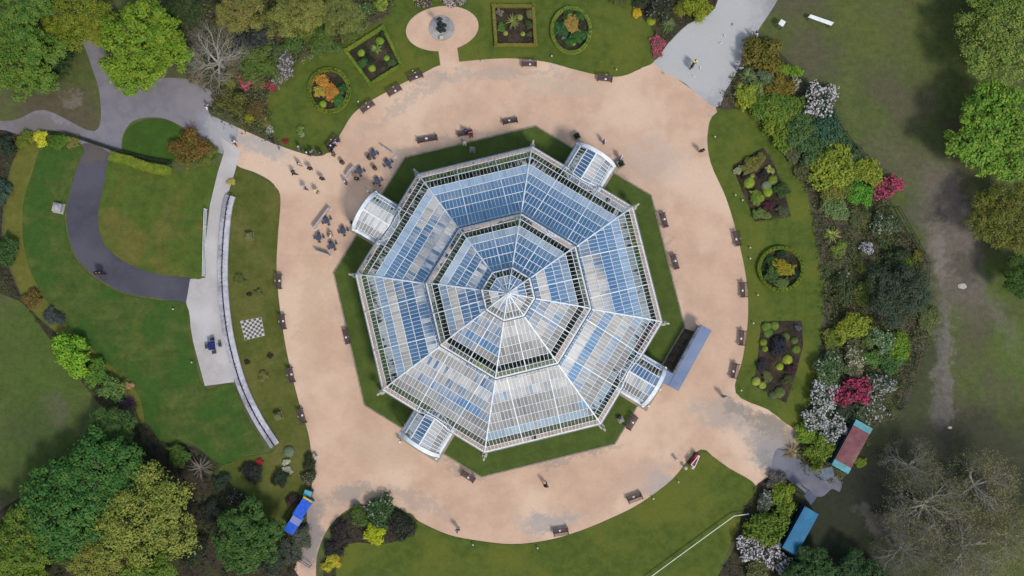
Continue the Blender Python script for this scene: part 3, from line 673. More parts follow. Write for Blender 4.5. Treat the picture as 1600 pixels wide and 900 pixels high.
for a in [
 ('bare_tree',1470,800,86,8,'77754a','leafless spreading tree nearest the faint dark path','budding'),
 ('bare_tree',1556,770,78,8.5,'817d48','tall leafless tree with yellow buds near the right edge','budding'),
 ('bare_tree',1440,735,54,6.5,'6d6d48','smaller leafless tree at the top left of the bare grove','budding'),
 ('bare_tree',1530,868,80,7.5,'787848','leafless tree on the bottom edge of the bare grove','budding'),
 ('bare_tree',1605,850,62,8,'84803c','yellow budding tree in the lower right corner','budding'),
 ('bare_tree',1428,868,56,6.5,'666548','leafless tree at the bottom left of the bare grove','budding'),
]: tree(*a, group='bare trees in the lower right grove')
# unseen woodland added to darken the glass reflections: nobody could count it
_r = np.random.default_rng(77); _P = []
for _k in range(650):
    _a = _r.uniform(0, 6.283); _q = _r.uniform(92, 150); _h = _r.uniform(7, 13); _R = _r.uniform(4, 7)
    _d = _r.normal(size=(110, 3)); _d /= np.linalg.norm(_d, axis=1)[:, None]
    _P.append(np.array([_q*math.cos(_a), _q*math.sin(_a), _h])+_d*_R*np.array([1, 1, 1.1])*_r.uniform(.7, 1.05, (110, 1)))
_P = np.vstack(_P); _N = _r.normal(size=_P.shape); _N /= np.linalg.norm(_N, axis=1)[:, None]
_o = link('added_woodland', quads_mesh('added_woodland', _P, _N, 1.0, _r, LEAF), color='38481e'); _o['kind'] = 'stuff'
# --- shrubs: x, y, r, colour, label, kind, blossom, height
SH = [
 # north-east end of the east border
 (1193,85,31,'6a6420','round bronze green shrub beside the asphalt path','s',None,.8),
 (1170,118,16,'7a8a5a','grey green spiky shrub left of the border end','k',None,.8),
 (1197,119,13,'6f7f5c','small sage shrub below the bronze one','s',None,.8),
 (1160,138,14,'8d9440','yellow tinted spiky shrub by the asphalt edge','k',None,.7),
 (1170,153,17,'8e9a2c','yellow green shrub above the lawn corner','s',None,.7),
 (1156,161,7,'b4ad1c','tiny bright yellow shrub on the lawn corner','b',None,.6),
 (1224,108,12,'7d9a2c','lime shrub near the dark border fence','s',None,.8),
 (1244,112,10,'88a828','bright lime shrub touching the border fence','s',None,.8),
 (1221,137,20,'7a6a22','orange olive shrub under the lime pair','s',None,.7),
 (1243,131,9,'7b7a4a','small shrub with a few white flowers beside the orange olive one','s',('d8d4cc',2),.8),
 (1203,168,24,'5f7a24','green shrub above the curve of the east lawn','s',None,.75),
 (1236,163,23,'607a28','green shrub left of the large white rhododendron','s',None,.75),
 (1283,156,27,'3f5440','large white flowering rhododendron at the border fence','s',('cfc4c2',3),.8),
 (1214,200,23,'6f8424','olive shrub on the inner curve of the border','s',None,.75),
 (1250,203,25,'506b34','teal tinted shrub in the thick of the border','s',None,.8),
 (1291,200,24,'3f5f42','dark teal shrub beneath the white rhododendron','s',None,.8),
 (1267,231,25,'4e6a38','blue green shrub above the yellow green mound','s',None,.75),
 (1314,222,19,'4a6840','teal shrub nudging the border fence','s',None,.8),
 (1240,238,16,'5f6240','thin grey green shrub by the lawn edge','s',None,.6),
 (1301,257,33,'83902a','wide yellow green shrub mound at the middle of the border','s',None,.75),
 (1340,243,15,'5b6c44','small sage shrub beside the yellow green mound','s',None,.8),
 (1268,268,20,'626238','brown green shrub on the lawn side of the mound','s',None,.6),
 (1360,268,24,'8a942c','gold green shrub above the pink azalea','s',None,.8),
 (1300,296,21,'77782e','olive shrub with brown tips below the mound','s',None,.7),
 (1344,302,19,'5c9428','vivid green shrub left of the pink azalea','s',None,.75),
 (1385,291,20,'6a3a3c','bright pink azalea against the park grass','s',('cc4c70',3),.8),
 (1306,324,20,'6b8048','sage green shrub below the olive one','s',None,.7),
 (1342,340,16,'5d6030','sparse olive shrub below the vivid green shrub','s',None,.5),
 (1302,366,15,'97a046','spiky pale green shrub beside the soil path','k',None,.8),
 (1312,389,13,'7a8838','low leafy shrub below the spiky pale one','s',None,.6),
 (1384,350,21,'4e5c3c','speckled grey green shrub beneath the azalea','s',('9a9a7c',1),.8),
 (1353,387,9,'504c44','small shrub covered in white blossom','s',('dcd6e2',3),.8),
 (1320,428,6,'504c44','tiny shrub with pale blossom by the soil path','s',('cfc8cc',3),.6),
 (1346,418,10,'7e8236','low yellow green shrub right of the tiny pale blossom','s',None,.5),
 (1402,404,20,'3d4a2a','dark shrub under the border fence corner','s',None,.8),
 (1412,412,10,'6d8a26','lime tuft growing in the dark corner shrub','s',None,1.2),
 (1433,400,9,'76742c','narrow olive shrub by the track side fence','s',None,.9),
 (1318,450,19,'44502a','dark olive shrub by the lower soil path','s',None,.7),
 (1350,455,18,'66702c','long yellow olive shrub left of the dark tree','s',None,.6),
 (1332,512,25,'87922a','feathery yellow green shrub below the long olive one','s',None,.85),
 (1300,530,16,'6f7a28','low yellow olive shrub at the soil path end','s',None,.6),
 (1380,532,20,'66824e','sage shrub with white specks below the dark tree','s',('a9aaa0',1),.8),
 (1406,541,20,'6a8a22','lime green shrub near the wire fence','s',None,.75),
 (1452,500,17,'5f6a38','thin olive shrub spilling onto the mud track','s',None,.5),
 (1392,566,17,'45682c','dark green shrub below the lime one','s',None,.7),
 (1362,560,16,'5f8238','mid green shrub between speckled and dark green ones','s',None,.7),
 (1334,556,17,'6a6a44','brownish shrub dotted with cream flowers','s',('c6c0a4',2),.8),
 (1297,580,24,'4c6638','round dark shrub with greyish flowers near the lawn tip','s',('9aa088',1),.8),
 (1288,618,21,'4a5840','white flowering rhododendron left of the crimson one','s',('c4bfbc',3),.8),
 (1331,613,23,'5a3038','crimson pink rhododendron among white ones','s',('c03c60',3),.85),
 (1376,600,20,'4f5c40','white speckled rhododendron right of the crimson one','s',('c0b8ba',2),.8),
 (1370,635,19,'55603c','sparse white flowered shrub above the red roofed container','s',('bab2ae',2),.7),
 (1276,655,20,'4c5a40','dense white rhododendron beside the tip of the east lawn','s',('c8c2c0',3),.8),
 (1303,672,19,'4c5a40','dense white rhododendron left of the red roofed container','s',('c8c2c0',3),.8),
 (1333,580,13,'6a7248','small olive shrub directly above the crimson rhododendron','s',('b6a892',1),.7),
 (1262,678,15,'7a9428','lime shrub under the lawn tip','s',None,.8),
 (1283,702,22,'6f8224','broad lime green shrub left of the red container','s',None,.75),
 (1277,722,13,'86982a','small lime shrub above the shed path','s',None,.8),
 (1238,706,16,'7c6e4a','tan grassy shrub in the grey path bend','k',None,.7),
 (1345,722,8,'84962c','small lime shrub at the right corner of the red container','s',None,.8),
 # south-east
 (1214,750,14,'635c58','leafless grey shrub at the asphalt fork','s',None,.6),
 (1226,781,20,'76881f','bright lime shrub left of the blue roofed container','s',None,.8),
 (1196,785,16,'5c6650','grey green shrub with pale flowers at the end of the white tape','s',('b8b2b0',1),.8),
 (1201,822,29,'62781f','large round olive lime shrub beside the blue container','s',None,.85),
 (1172,853,20,'555248','white blossom shrub on the lawn side below the round lime one','s',('d0cccc',3),.8),
 (1213,872,21,'555248','white blossom shrub touching the blue container','s',('cfcaca',3),.8),
 (1185,893,19,'66683a','olive brown shrub on the bottom edge among white blossom','s',None,.8),
 # north east of the fountain
 (1045,38,15,'6c7c48','sage palm like shrub at the asphalt bend','k',None,.8),
 (1090,8,22,'8a9426','yellow green shrub at the top beside the asphalt path','s',None,.8),
 (1068,14,14,'7a7c26','olive shrub left of the yellow green one','s',None,.8),
 (1018,31,8,'9aa62c','small lime shrub on the lawn corner','b',None,.8),
 (995,19,7,'c9ab2c','small yellow flowering shrub on the lawn corner','s',('e2bc30',3),.8),
 (1030,12,18,'383c26','dark shrub behind the yellow flowers','s',('77786a',1),.7),
 (1002,0,14,'3c4428','dark green shrub on the top edge over the north lawn','s',None,.7),
 (965,-4,14,'5a5f30','olive shrub cut by the top edge beside the north lawn','s',None,.7),
 (1027,68,12,'74503c','low rose bush with pink flowers by the lawn point','s',('c95c78',3),.5),
 (1026,82,8,'74503c','lower rose bush with pink flowers by the lawn point','s',('c95c78',2),.5),
 (1034,64,5,'a87c24','tiny orange shrub inside the rose bed','b',None,.9),
 (660,2,11,'4c3f58','purple shrub above the oval gravel','s',('b8b04c',2),.6),
 (700,0,11,'6c5c4c','pink and white flowering shrub above the oval gravel','s',('e2c9d4',3),.6),
 (720,1,7,'6c5c4c','small pale flowering shrub right of the pink and white one','s',('e2d6dc',2),.6),
 (596,2,13,'8a9c3a','lime shrub on the top edge left of the fountain','s',None,.8),
 (570,14,13,'4c6a30','dark green shrub beside the top edge lime one','s',('b8b8b0',1),.7),
 # north shrubbery
 (395,62,26,'3a3f3a','nearly black shrub right of the bare tree','s',None,.8),
 (427,64,10,'70463c','dull red flowering shrub below the olive trees','s',('b4504c',2),.7),
 (455,62,20,'4f6a2e','green shrub with darker leaves beneath the broad olive tree','s',None,.7),
 (500,60,24,'566c2c','wide green shrub behind the white edging flowers','s',None,.6),
 (545,50,16,'5b6a2c','green shrub at the back of the diamond bed','s',None,.6),
 (400,98,27,'566a28','mid green shrub below the black one','s',None,.7),
 (440,88,16,'5c6a40','grey green shrub above the lilac blossom','s',None,.7),
 (446,100,18,'6a665c','lilac white blossom shrub at the lawn edge','s',('c0b4b8',2),.7),
 (438,122,14,'6b6a4c','lilac white blossom shrub beside the red azalea','s',('b4a8a4',2),.6),
 (384,126,13,'7a4844','rose pink azalea left of the red one','s',('d2647c',3),.7),
 (422,134,9,'7a3c3c','red azalea touching the lawn edge','s',('c8405c',3),.6),
 (404,126,12,'706c3c','olive brown shrub between the two azaleas','s',None,.6),
 (357,134,11,'7a7a24','mustard green shrub by the bare tree foot','s',None,.8),
 (362,158,22,'5a5c24','dark olive shrub at the plaza corner','s',None,.85),
 (342,150,10,'585c2a','small dark olive shrub beside the plaza corner','s',None,.8),
 (389,184,9,'a09a1c','bright yellow shrub on the plaza edge','b',None,.8),
 (402,170,14,'6a5630','reddish brown shrub over the yellow one','s',None,.8),
 (412,190,10,'77713c','olive shrub above the small white flowers','s',None,.7),
 (421,204,7,'6c6a50','small white flowering shrub at the lawn corner','s',('d0cac0',3),.7),
 (445,220,5,'7a2c30','small red flowering shrub on the lawn edge by the people','s',('a83038',3),.6),
 (310,120,15,'7a6c50','twiggy tan shrub under the bare tree','s',None,.5),
 # plaza and left side
 (298,230,27,'6a5a22','bronze shrub with red tips below the plaza lawn','s',('8a4a24',1),.7),
 (322,240,16,'66702a','olive shrub right of the bronze one','s',None,.6),
 (360,284,6,'b8b05a','small pale yellow shrub at the gravel corner','s',None,.7),
 (357,322,6,'8a8068','small shrub with white flowers where the wall starts','s',('cfc8c0',2),.7),
 (358,306,6,'6c7030','low olive shrub between the pale yellow and white ones','s',None,.6),
 (63,216,12,'d0cc38','bright yellow shrub at the end of the dark hedge','s',None,.9),
 (38,218,14,'6d7a26','olive shrub left of the bright yellow one','s',None,.7),
 (92,220,12,'5c7a24','green shrub right of the bright yellow one','s',None,.7),
 (114,220,10,'7c7c38','yellowish shrub at the mouth of the dark path','s',None,.6),
 (8,228,18,'33402c','blackish shrub on the left edge under the plaza','s',None,.8),
 (2,300,18,'3f5848','blue green shrub on the left edge','s',None,.8),
 (6,392,22,'3f5c26','dark green shrub on the left edge beside the worn trail','s',None,.8),
 (50,466,14,'725f2a','rusty shrub by the worn trail','s',None,.7),
 (84,495,14,'46504a','dark grey shrub above the bright green bush','s',None,.6),
 (112,554,34,'7ba62a','round bright green bush beside the lower left field','s',None,.85),
 (148,580,20,'5a8028','mid green bush right of the round bright one','s',None,.8),
 (174,606,20,'65803c','grey green bush above the purple spiky plant','s',None,.8),
 (202,602,6,'b4966a','tiny tan flowering shrub on the worn trail','s',('d8a878',2),.8),
 (197,628,17,'4a3848','dark purple spiky shrub','k',None,.7),
 # lower left beds
 (277,711,15,'55702a','upright green shrub near the big spiky plant','s',None,.9),
 (311,732,21,'6e6458','brown and cream spiky plant in dark soil','k',None,.7),
 (345,752,14,'33402a','low black green shrub right of the spiky plant','s',None,.5),
 (372,778,14,'2f3626','dark low shrub behind the round green tree','s',('8a8474',1),.6),
 (392,738,15,'2c3028','black leaved shrub in the small lawn bed','s',None,.6),
 (405,722,5,'8a2c28','tiny red flowering shrub on the small lawn bed','s',('c03c30',3),.8),
 (451,706,9,'7c8a6c','pale sage shrub at the wall foot','b',None,.8),
 (447,722,6,'a8aa8c','upper cream flowering shrub below the wall','s',('d8d8bc',3),.8),
 (448,735,7,'a8aa8c','lower cream flowering shrub below the wall','s',('d8d8bc',3),.8),
 (437,748,13,'2f3c24','dark shrub under the cream flowers','s',None,.7),
 (483,722,11,'37401f','dark shrub on the court edge, upper of two','s',None,.8),
 (482,745,11,'3f4a26','dark shrub on the court edge, lower of two','s',('9a8c80',1),.8),
 (458,782,11,'4a3a34','reddish brown shrub behind the blue stall','s',None,.7),
 (470,842,18,'565a48','sparse grey shrub in front of the stall','s',None,.5),
 (452,862,18,'4c5444','sparse grey shrub at the bottom of the path','s',None,.5),
 (425,880,18,'3c4634','dark shrub on the bottom edge below the green tree','s',None,.7),
 (300,860,20,'2c3424','black green shrub between pale tree and green tree','s',None,.8),
 (330,800,16,'2c3324','dark shrub above left of the round green tree','s',None,.6),
 (285,775,12,'2f3822','dark low shrub against the pale yellow tree','s',None,.6),
 # southern island
 (560,806,16,'55692c','olive green shrub in the southern island','s',None,.8),
 (594,800,22,'3f5a2a','dark green shrub at the top of the southern island','s',('9a9c8c',1),.8),
 (586,835,15,'b2b81e','vivid yellow shrub on the edge of the south lawn','s',None,.85),
 (564,796,6,'8c8070','small pinkish white shrub at the island tip','s',('dcc8c4',3),.8),
 (628,822,19,'2f3322','dark purple brown shrub at the island right end','s',None,.75),
 (532,832,16,'382f2c','dark maroon shrub at the island left end','s',None,.7),
 (522,858,14,'332e2a','dark brown shrub along the grey path','s',None,.6),
 (517,880,13,'c0b630','yellow shrub with ragged outline at the bottom path','s',None,.8),
]
SH += [
 (1222,182,20,'65802a','mid green shrub filling the curve between olive and green ones','s',None,.7),
 (1262,182,18,'50703a','blue green shrub left under the white rhododendron','s',None,.75),
 (1232,222,18,'6a8028','lime olive shrub on the lawn side above the grey green one','s',None,.65),
 (1292,228,20,'5a7434','fresh green shrub between the teal ones','s',None,.75),
 (1330,270,20,'74882a','yellow olive shrub joining the mound to the gold green one','s',None,.75),
 (1284,250,16,'5c6e38','sage green shrub behind the mound','s',None,.7),
 (1320,292,17,'667a2c','olive green shrub left of the vivid green one','s',None,.7),
 (1185,142,14,'7c8c48','sage yellow shrub between the spiky pair and the orange olive one','s',None,.7),
 (1206,148,13,'6f7a26','mustard green shrub under the sage one','s',None,.7),
 (480,40,22,'68722f','olive shrub under the broad olive tree','s',None,.7),
 (370,100,20,'6a6248','twiggy brown green shrub right of the bare tree','s',None,.6),
 (425,105,16,'5e6c34','olive green shrub between black and lilac ones','s',None,.7),
 (350,60,22,'5f5c3c','brown olive shrub behind the bare tree crown','s',None,.5),
 (410,40,24,'6f7438','dusty olive shrub under the thin olive tree','s',None,.7),
 (560,30,18,'66723a','dusty green shrub left of the lime top edge one','s',None,.7),
 (520,72,15,'5a7034','green shrub right behind the white edging flowers','s',None,.6),
 (1290,640,14,'3c4a34','dark gap shrub between the white rhododendrons','s',None,.6),
 (1345,650,15,'4c5a38','olive shrub at the top end of the red roofed container','s',('b6b0a8',1),.7),
 (1318,640,14,'3a4830','dark green shrub under the crimson rhododendron','s',None,.7),
 (1362,530,14,'6c7c3c','pale olive shrub between feathery and sage ones','s',None,.7),
]
for s_ in SH:
    x, y, r, col, lab, kd, bl, hh = s_; shrub(x, y, r, col, lab, kd, bl, hh, z=.0)
# clipped hedge (two runs) and bed hedges
def hedge(name, path, wd, ht, col, label, closed=False, z=.05, dens=190, cat='hedge', wob=.06):
    pts = [Vector((p[0], p[1], 0)) for p in path]; n = len(pts); rng = np.random.default_rng(len(label)); mb = MB(); P = []; N = []
    segs = [(pts[i], pts[(i+1) % n]) for i in range(n if closed else n-1)]
    cen = sum(pts, Vector())/n
    for a, b in segs:
        d = (b-a); ln = d.length; d.normalize(); s = Vector((-d.y, d.x, 0))
        e = d*min(wd*.4, .25) if (closed and len(pts) > 8) else d*(wd*.45 if closed else 0)
        mb.beam(a-e+Vector((0,0,ht*.45)), b+e+Vector((0,0,ht*.45)), wd*.8, ht*.85)
        k = int(ln*wd*dens*2.2)
        for _ in range(k):
            u = rng.uniform(-.05, 1.05); t = rng.uniform(-1, 1); side = rng.random()
            if side < .62: q = a+d*(ln*u)+s*(t*wd/2)+Vector((0,0,ht+rng.normal()*wob*.5)); nn = (rng.normal()*.4, rng.normal()*.4, 1)
            else:
                sg = 1 if t > 0 else -1; q = a+d*(ln*u)+s*(sg*wd/2*(1+rng.normal()*wob))+Vector((0,0,rng.uniform(.05, ht))); nn = tuple(s*sg+Vector((0,0,.3+rng.normal()*.3)))
            P.append(tuple(q)); N.append(nn)
    P = np.array(P); N = np.array(N, dtype=float); N /= np.linalg.norm(N, axis=1)[:, None]
    off = np.array([cen.x, cen.y, 0]); ev = [tuple(np.array(v)-off) for v in mb.v]
    me = quads_mesh(name, P-off, N, .055, rng, LEAF, extra=(ev, mb.f)); o = link(name, me, None, (cen.x, cen.y, z), color=col); tag(o, label, cat); return o
WP = lambda pts, z=.4: [W(p[0], p[1], z) for p in pts]
hedge('hedge', WP([(176,245),(205,252),(232,262),(266,268)]), 1.15, 1.0, '84922c', 'clipped yellow green hedge above the inner west lawn')
hedge('hedge', WP([(62,208),(100,208),(140,221),(172,232),(230,247),(266,253)], .5), .32, .45, '2a3420', 'thin dark hedge dividing the asphalt plaza from the west lawns')
HC1 = '7d8c2e'
hedge('hedge', WP(ell(514,141,31,33,32)), .5, .45, HC1, 'low round clipped hedge around the orange flower bed', True)
hedge('hedge', WP(ell(892.5,47,30,35,32)), .42, .45, '8a9a3c', 'low oval clipped hedge on the north lawn right of the square one', True)
hedge('hedge', WP(ell(1220,420,34,33,32)), .42, .45, '768a26', 'low round clipped hedge on the east lawn', True)
hedge('hedge', WP([(598,42),(627,101),(578,131),(540,79)]), .42, .45, '73872c', 'low diamond shaped clipped hedge on the north lawn', True)
hedge('hedge', WP([(771,9),(833,9),(837,70),(775,70)]), .40, .45, '857f36', 'low square clipped hedge right of the fountain', True)
# bed plants: position radius colour kind label
BP = [
 (505,127,12,'a8853a','orange flowering plant, upper left in the orange round bed','s',('d8963c',3)),(517,143,12,'a8853a','orange flowering plant, lower right in the orange round bed','s',('d88c3c',3)),(499,143,9,'a89a3a','yellowish plant at the left of the orange round bed','s',('cfae44',2)),
 (508,136,7,'5c6a26','dark green heart of the orange round bed','s',None),(504,162,6,'9aac34','lime ball at the foot of the orange round bed','b',None),(526,156,11,'3f7030','green leafy plant lower right in the orange round bed','s',None),(534,140,9,'37602c','green leafy plant at the right of the orange round bed','s',None),
 (588,76,10,'7c9a4a','pale green star shaped plant centred in the diamond bed','k',None),(593,63,7,'7a982e','green ball near the top corner of the diamond bed','b',None),(564,82,6,'93ac3c','lime ball at the left of the diamond bed','b',None),(581,106,6,'93ac3c','lime ball at the bottom of the diamond bed','b',None),(604,90,5,'93ac3c','lime ball at the right of the diamond bed','b',None),
 (567,98,8,'456a2c','dark low plant lower left in the diamond bed','s',None),(612,98,6,'5a6a3c','grey green low plant in the right corner of the diamond bed','s',None),(599,54,6,'2f4024','dark low plant in the top corner of the diamond bed','s',None),(578,92,6,'2c3820','dark low plant under the star plant of the diamond bed','s',None),
 (801,32,14,'76803e','pale star shaped plant in the square bed','k',None),(812,26,5,'9aa24c','lime ball upper right in the square bed','b',None),(790,51,4,'a8ae4c','lime ball lower left in the square bed','b',None),(817,52,4,'a8ae4c','lime ball lower right in the square bed','b',None),(783,42,7,'5c7c34','green plant at the left of the square bed','s',None),
 (828,22,6,'7a7c50','grey green plant upper right corner of the square bed','s',None),(781,20,6,'6c6c5c','pale flowered plant upper left corner of the square bed','s',('c8b4a4',2)),(827,53,5,'5c5c3a','brown green plant lower right corner of the square bed','s',None),(826,38,7,'4c5c2c','dark green plant at the right of the square bed','s',None),
 (894,38,12,'a88c48','tawny round plant centred in the oval bed','s',('c09c50',2)),(877,45,11,'3f6834','deep green plant left in the oval bed','s',None),(896,62,10,'42702c','green plant at the bottom of the oval bed','s',None),(909,54,10,'3f6834','deep green plant right in the oval bed','s',None),(882,60,6,'7a8a6a','grey plant lower left in the oval bed','k',None),
 (896,67,4,'9cae34','lime ball at the foot of the oval bed','b',None),(886,22,8,'3c6030','deep green plant at the top of the oval bed','s',None),(905,25,8,'44682c','green plant upper right in the oval bed','s',None),
 (1226,418,15,'9a9026','golden plant centred in the east round bed','s',('b0a030',2)),(1207,428,12,'506c30','green plant lower left in the east round bed','s',None),(1204,408,9,'3c5a26','dark green plant upper left in the east round bed','s',None),(1220,398,8,'2f4422','dark plant at the top of the east round bed','s',None),(1222,442,9,'6c8040','grey green plant at the foot of the east round bed','s',None),(1242,428,7,'2c3a24','dark plant at the right of the east round bed','s',None),
 (1176,255,12,'84803c','tawny feathery shrub at the top of the upper quad bed','s',None),(1188,248,9,'7c7a3c','small tawny shrub at the top right of the upper quad bed','s',None),(1153,266,6,'9aa474','white flowering ball at the left corner of the upper quad bed','s',('c8ca9c',3)),(1166,263,9,'7d7c40','pale tufted plant on the left of the upper quad bed','s',None),
 (1203,265,6,'a2a852','pale lime ball on the right edge of the upper quad bed','s',('c2c880',2)),(1171,285,9,'98aa38','bright lime ball left of centre in the upper quad bed','b',None),(1176,274,4,'9aa24c','tiny lime ball above the bright one','b',None),(1208,281,8,'82923c','flat lime ball on the right of the upper quad bed','b',None),(1198,290,8,'8a9472','grey silver ball in the upper quad bed','b',None),(1200,299,8,'96a834','lime ball under the silver one','b',None),
 (1181,308,10,'7f9432','olive lime shrub in the lower left of the upper quad bed','s',None),(1198,321,9,'582c38','dark red leaved shrub in the upper quad bed','s',None),(1184,333,9,'7a8c48','pale sage shrub at the bottom left of the upper quad bed','s',None),(1196,336,8,'7a8640','pale olive shrub at the bottom of the upper quad bed','s',None),(1222,330,9,'5c6440','grey olive shrub at the bottom right of the upper quad bed','s',None),(1221,297,11,'425a28','dark green shrub on the right side of the upper quad bed','s',None),(1192,272,7,'2c2c2a','black leaved plant amid the upper quad bed','s',None),(1165,275,6,'2c2a2a','black leaved plant left in the upper quad bed','s',None),
 (1198,511,8,'7d9440','lime ball top left in the lower quad bed','b',None),(1211,509,7,'84983c','lime ball at the top of the lower quad bed','b',None),(1201,520,8,'6f8a3c','olive ball below the top left ball of the lower quad bed','b',None),(1193,535,6,'8a9c34','lime column on the left of the lower quad bed','b',None),(1196,545,5,'8a9c34','lime tip under the left column of the lower quad bed','b',None),
 (1216,541,14,'2e3038','blue black shrub centred in the lower quad bed','s',None),(1228,526,7,'6c7c3c','olive ball right of the top in the lower quad bed','b',None),(1242,532,6,'6c7c3c','small olive ball on the right edge of the lower quad bed','b',None),(1245,546,7,'7c8c34','lime ball on the right edge of the lower quad bed','b',None),(1231,562,8,'aab43c','bright lime flat ball in the lower quad bed','b',None),(1219,573,6,'aab43c','bright lime ball under the flat one','b',None),
 (1182,596,7,'aab850','pale lime ball at the lower left edge of the lower quad bed','b',None),(1192,602,6,'aab850','small pale lime ball beside the lower left one','b',None),(1219,613,9,'6f7c44','sage ball near the tip of the lower quad bed','b',None),(1208,618,7,'66704a','small sage ball near the tip of the lower quad bed','b',None),(1198,588,8,'6c7040','olive grey shrub in the lower part of the lower quad bed','s',None),(1190,572,9,'3c3a40','dark violet shrub left in the lower quad bed','s',None),(1236,577,8,'4c2c30','dark red shrub right in the lower quad bed','s',None),(1229,594,8,'50562f','dark olive shrub right of the tip in the lower quad bed','s',None),(1247,512,5,'6a6a74','grey plant in the top right corner of the lower quad bed','s',None),
 (375,437,8,'6c7438','round wispy shrub above left of the chess board','s',None),(404,459,6,'6c7438','wispy shrub right above the chess board','s',None),(411,588,8,'84804a','pale wispy shrub below the chess board','s',None),(389,460,4,'3c3c28','tiny dark shrub upper left of the chess board','s',None),(386,566,4,'3c3c28','tiny dark shrub lower left of the chess board','s',None),(422,556,4,'3c3c28','tiny dark shrub lower right of the chess board','s',None),
 (469,203,6,'6c8c34','small shrub with a pale flower on the north lawn','s',('9aac5c',1)),(472,211,4,'8a9c7c','tiny grey plant beside it on the north lawn','s',('b8bcac',2)),
]
for x, y, r, col, lab, kd, bl in BP: shrub(x, y, r, col, lab, kd, bl, .8 if r > 6 else .9, name='shrub' if kd != 'b' else 'clipped_shrub', z=.05)
# loose low growth over the bed soil: nobody could count it
def inpoly(P, poly):
    poly = np.array(poly); x, y = P[:, 0], P[:, 1]; ins = np.zeros(len(P), bool); n = len(poly)
    for i in range(n):
        x1, y1 = poly[i]; x2, y2 = poly[(i+1) % n]
        c = ((y1 > y) != (y2 > y)) & (x < (x2-x1)*(y-y1)/(y2-y1+1e-12)+x1); ins ^= c
    return ins
def cover(poly, dens, cols, size, seed, hmax=.35, clump=.16):
    rng = np.random.default_rng(seed); q = [W(*p) for p in poly]; P2 = [(v.x, v.y) for v in q]
    xs = [p[0] for p in P2]; ys = [p[1] for p in P2]; n = int((max(xs)-min(xs))*(max(ys)-min(ys))*dens)
    c = np.column_stack([rng.uniform(min(xs), max(xs), n), rng.uniform(min(ys), max(ys), n)]); c = c[inpoly(c, P2)]
    for i, col in enumerate(cols):
        cc = c[rng.random(len(c)) < 1/len(cols)*1.0]; rep = np.repeat(cc, 9, axis=0); rep = rep+rng.normal(size=rep.shape)*clump
        z = rng.uniform(.05, hmax, len(rep)); P = np.column_stack([rep, z]); N = rng.normal(size=P.shape)*.6+np.array([0, 0, 1]); N /= np.linalg.norm(N, axis=1)[:, None]
        o = link('ground_cover', quads_mesh('ground_cover', P, N, size, rng, LEAF), color=col); o['kind'] = 'stuff'
cover(SOILS['east'], 3.4, ['4c5a2c','5c5830','3c4626','5e6a3c'], .12, 1, .5, .26); cover(SOILS['east'][5:14]+[(1300,640),(1285,480),(1290,420),(1320,340)], 1.5, ['56682e','46562c'], .13, 31, 1.0, .34); cover(SOILS['north'], 5, ['55642c','626034','46542a','66704a'], .13, 2, .9, .32); cover(SOILS['northeast'], 2.5, ['4c5a2c','6a5a3c'], .1, 3)
cover(SOILS['southeast'], 2.0, ['3c4a2c','4a4438'], .1, 4); cover(SOILS['southisland'], 3.0, ['3a4424','4a4030'], .1, 5); cover(SOILS['southwest'], 1.6, ['2f3c20','3a3628'], .11, 6); cover(SOILS['westedge'], 1.6, ['46562a','4c4a2c'], .1, 7)
cover(BEDS['b6'], 2.5, ['3a4c24','4a4436'], .07, 8, .2); cover(BEDS['b7'], 2.5, ['3c4a2c','44403a'], .07, 9, .2); cover(BEDS['sq1'], 5, ['2f4420','39502a'], .07, 10, .2); cover(BEDS['sq2'], 3, ['3f4c26','5a4634'], .07, 11, .2)
for i_, c_ in enumerate(((514,141,27,29),(892.5,47,26,31),(1220,420,30,29))): cover(ell(*c_, 16), 6, ['34582a','2c4422'], .07, 12+i_, .25)
# white edging flowers along the north shrubbery, pink bed by the rose bushes
cover([(470,92),(500,78),(545,68),(575,42),(578,48),(548,76),(504,86),(474,98)], 2.2, ['c8c6b4'], .06, 20, .2)
cover([(1020,50),(1036,56),(1040,74),(1022,96)], 3, ['b85a6c','6a5a34'], .07, 21, .3)
# tropical plants under the glass
rg_ = random.Random(12)
mbp = np.random.default_rng(5)
for k in range(16):
    a = rg_.uniform(0, 6.28); q = 4+11*math.sqrt(rg_.random()); q = min(q, 13.8)
    h = rg_.uniform(1.6, 3.2) if q > 9 else rg_.uniform(3, 6)
    o = empty('indoor_palm', (PHC.x+q*math.cos(a), PHC.y+q*math.sin(a), .09)); tag(o, 'green palm growing inside the glass house, dim behind the panes', 'palm', 'palms inside the glass house')
    if k == 0:
        mbt = MB(); mbt.tube([(0,0,0),(.02,0,.5),(0,.02,1)], [.14,.11,.09], 8); ptm = mbt.mesh('trunk', BARK)
    link('trunk', ptm, o, scale=(1, 1, h)); link('crown', FROND[0], o, (0, 0, h-.2), scale=rg_.uniform(1.5, 2.3), color='3f5c2a')
P = []; 
for _ in range(9000):
    a = rg_.uniform(0, 6.28); q = 10.2+2.9*rg_.random() if rg_.random() < .6 else 2+5*rg_.random()
    P.append((PHC.x+q*math.cos(a), PHC.y+q*math.sin(a), .15+rg_.random()*.9))
P = np.array(P); N = mbp.normal(size=P.shape)+np.array([0,0,1.]); N /= np.linalg.norm(N, axis=1)[:, None]
o = link('indoor_planting', quads_mesh('indoor_planting', P, N, .2, mbp, LEAF), color='3d5a2c'); o['kind'] = 'stuff'
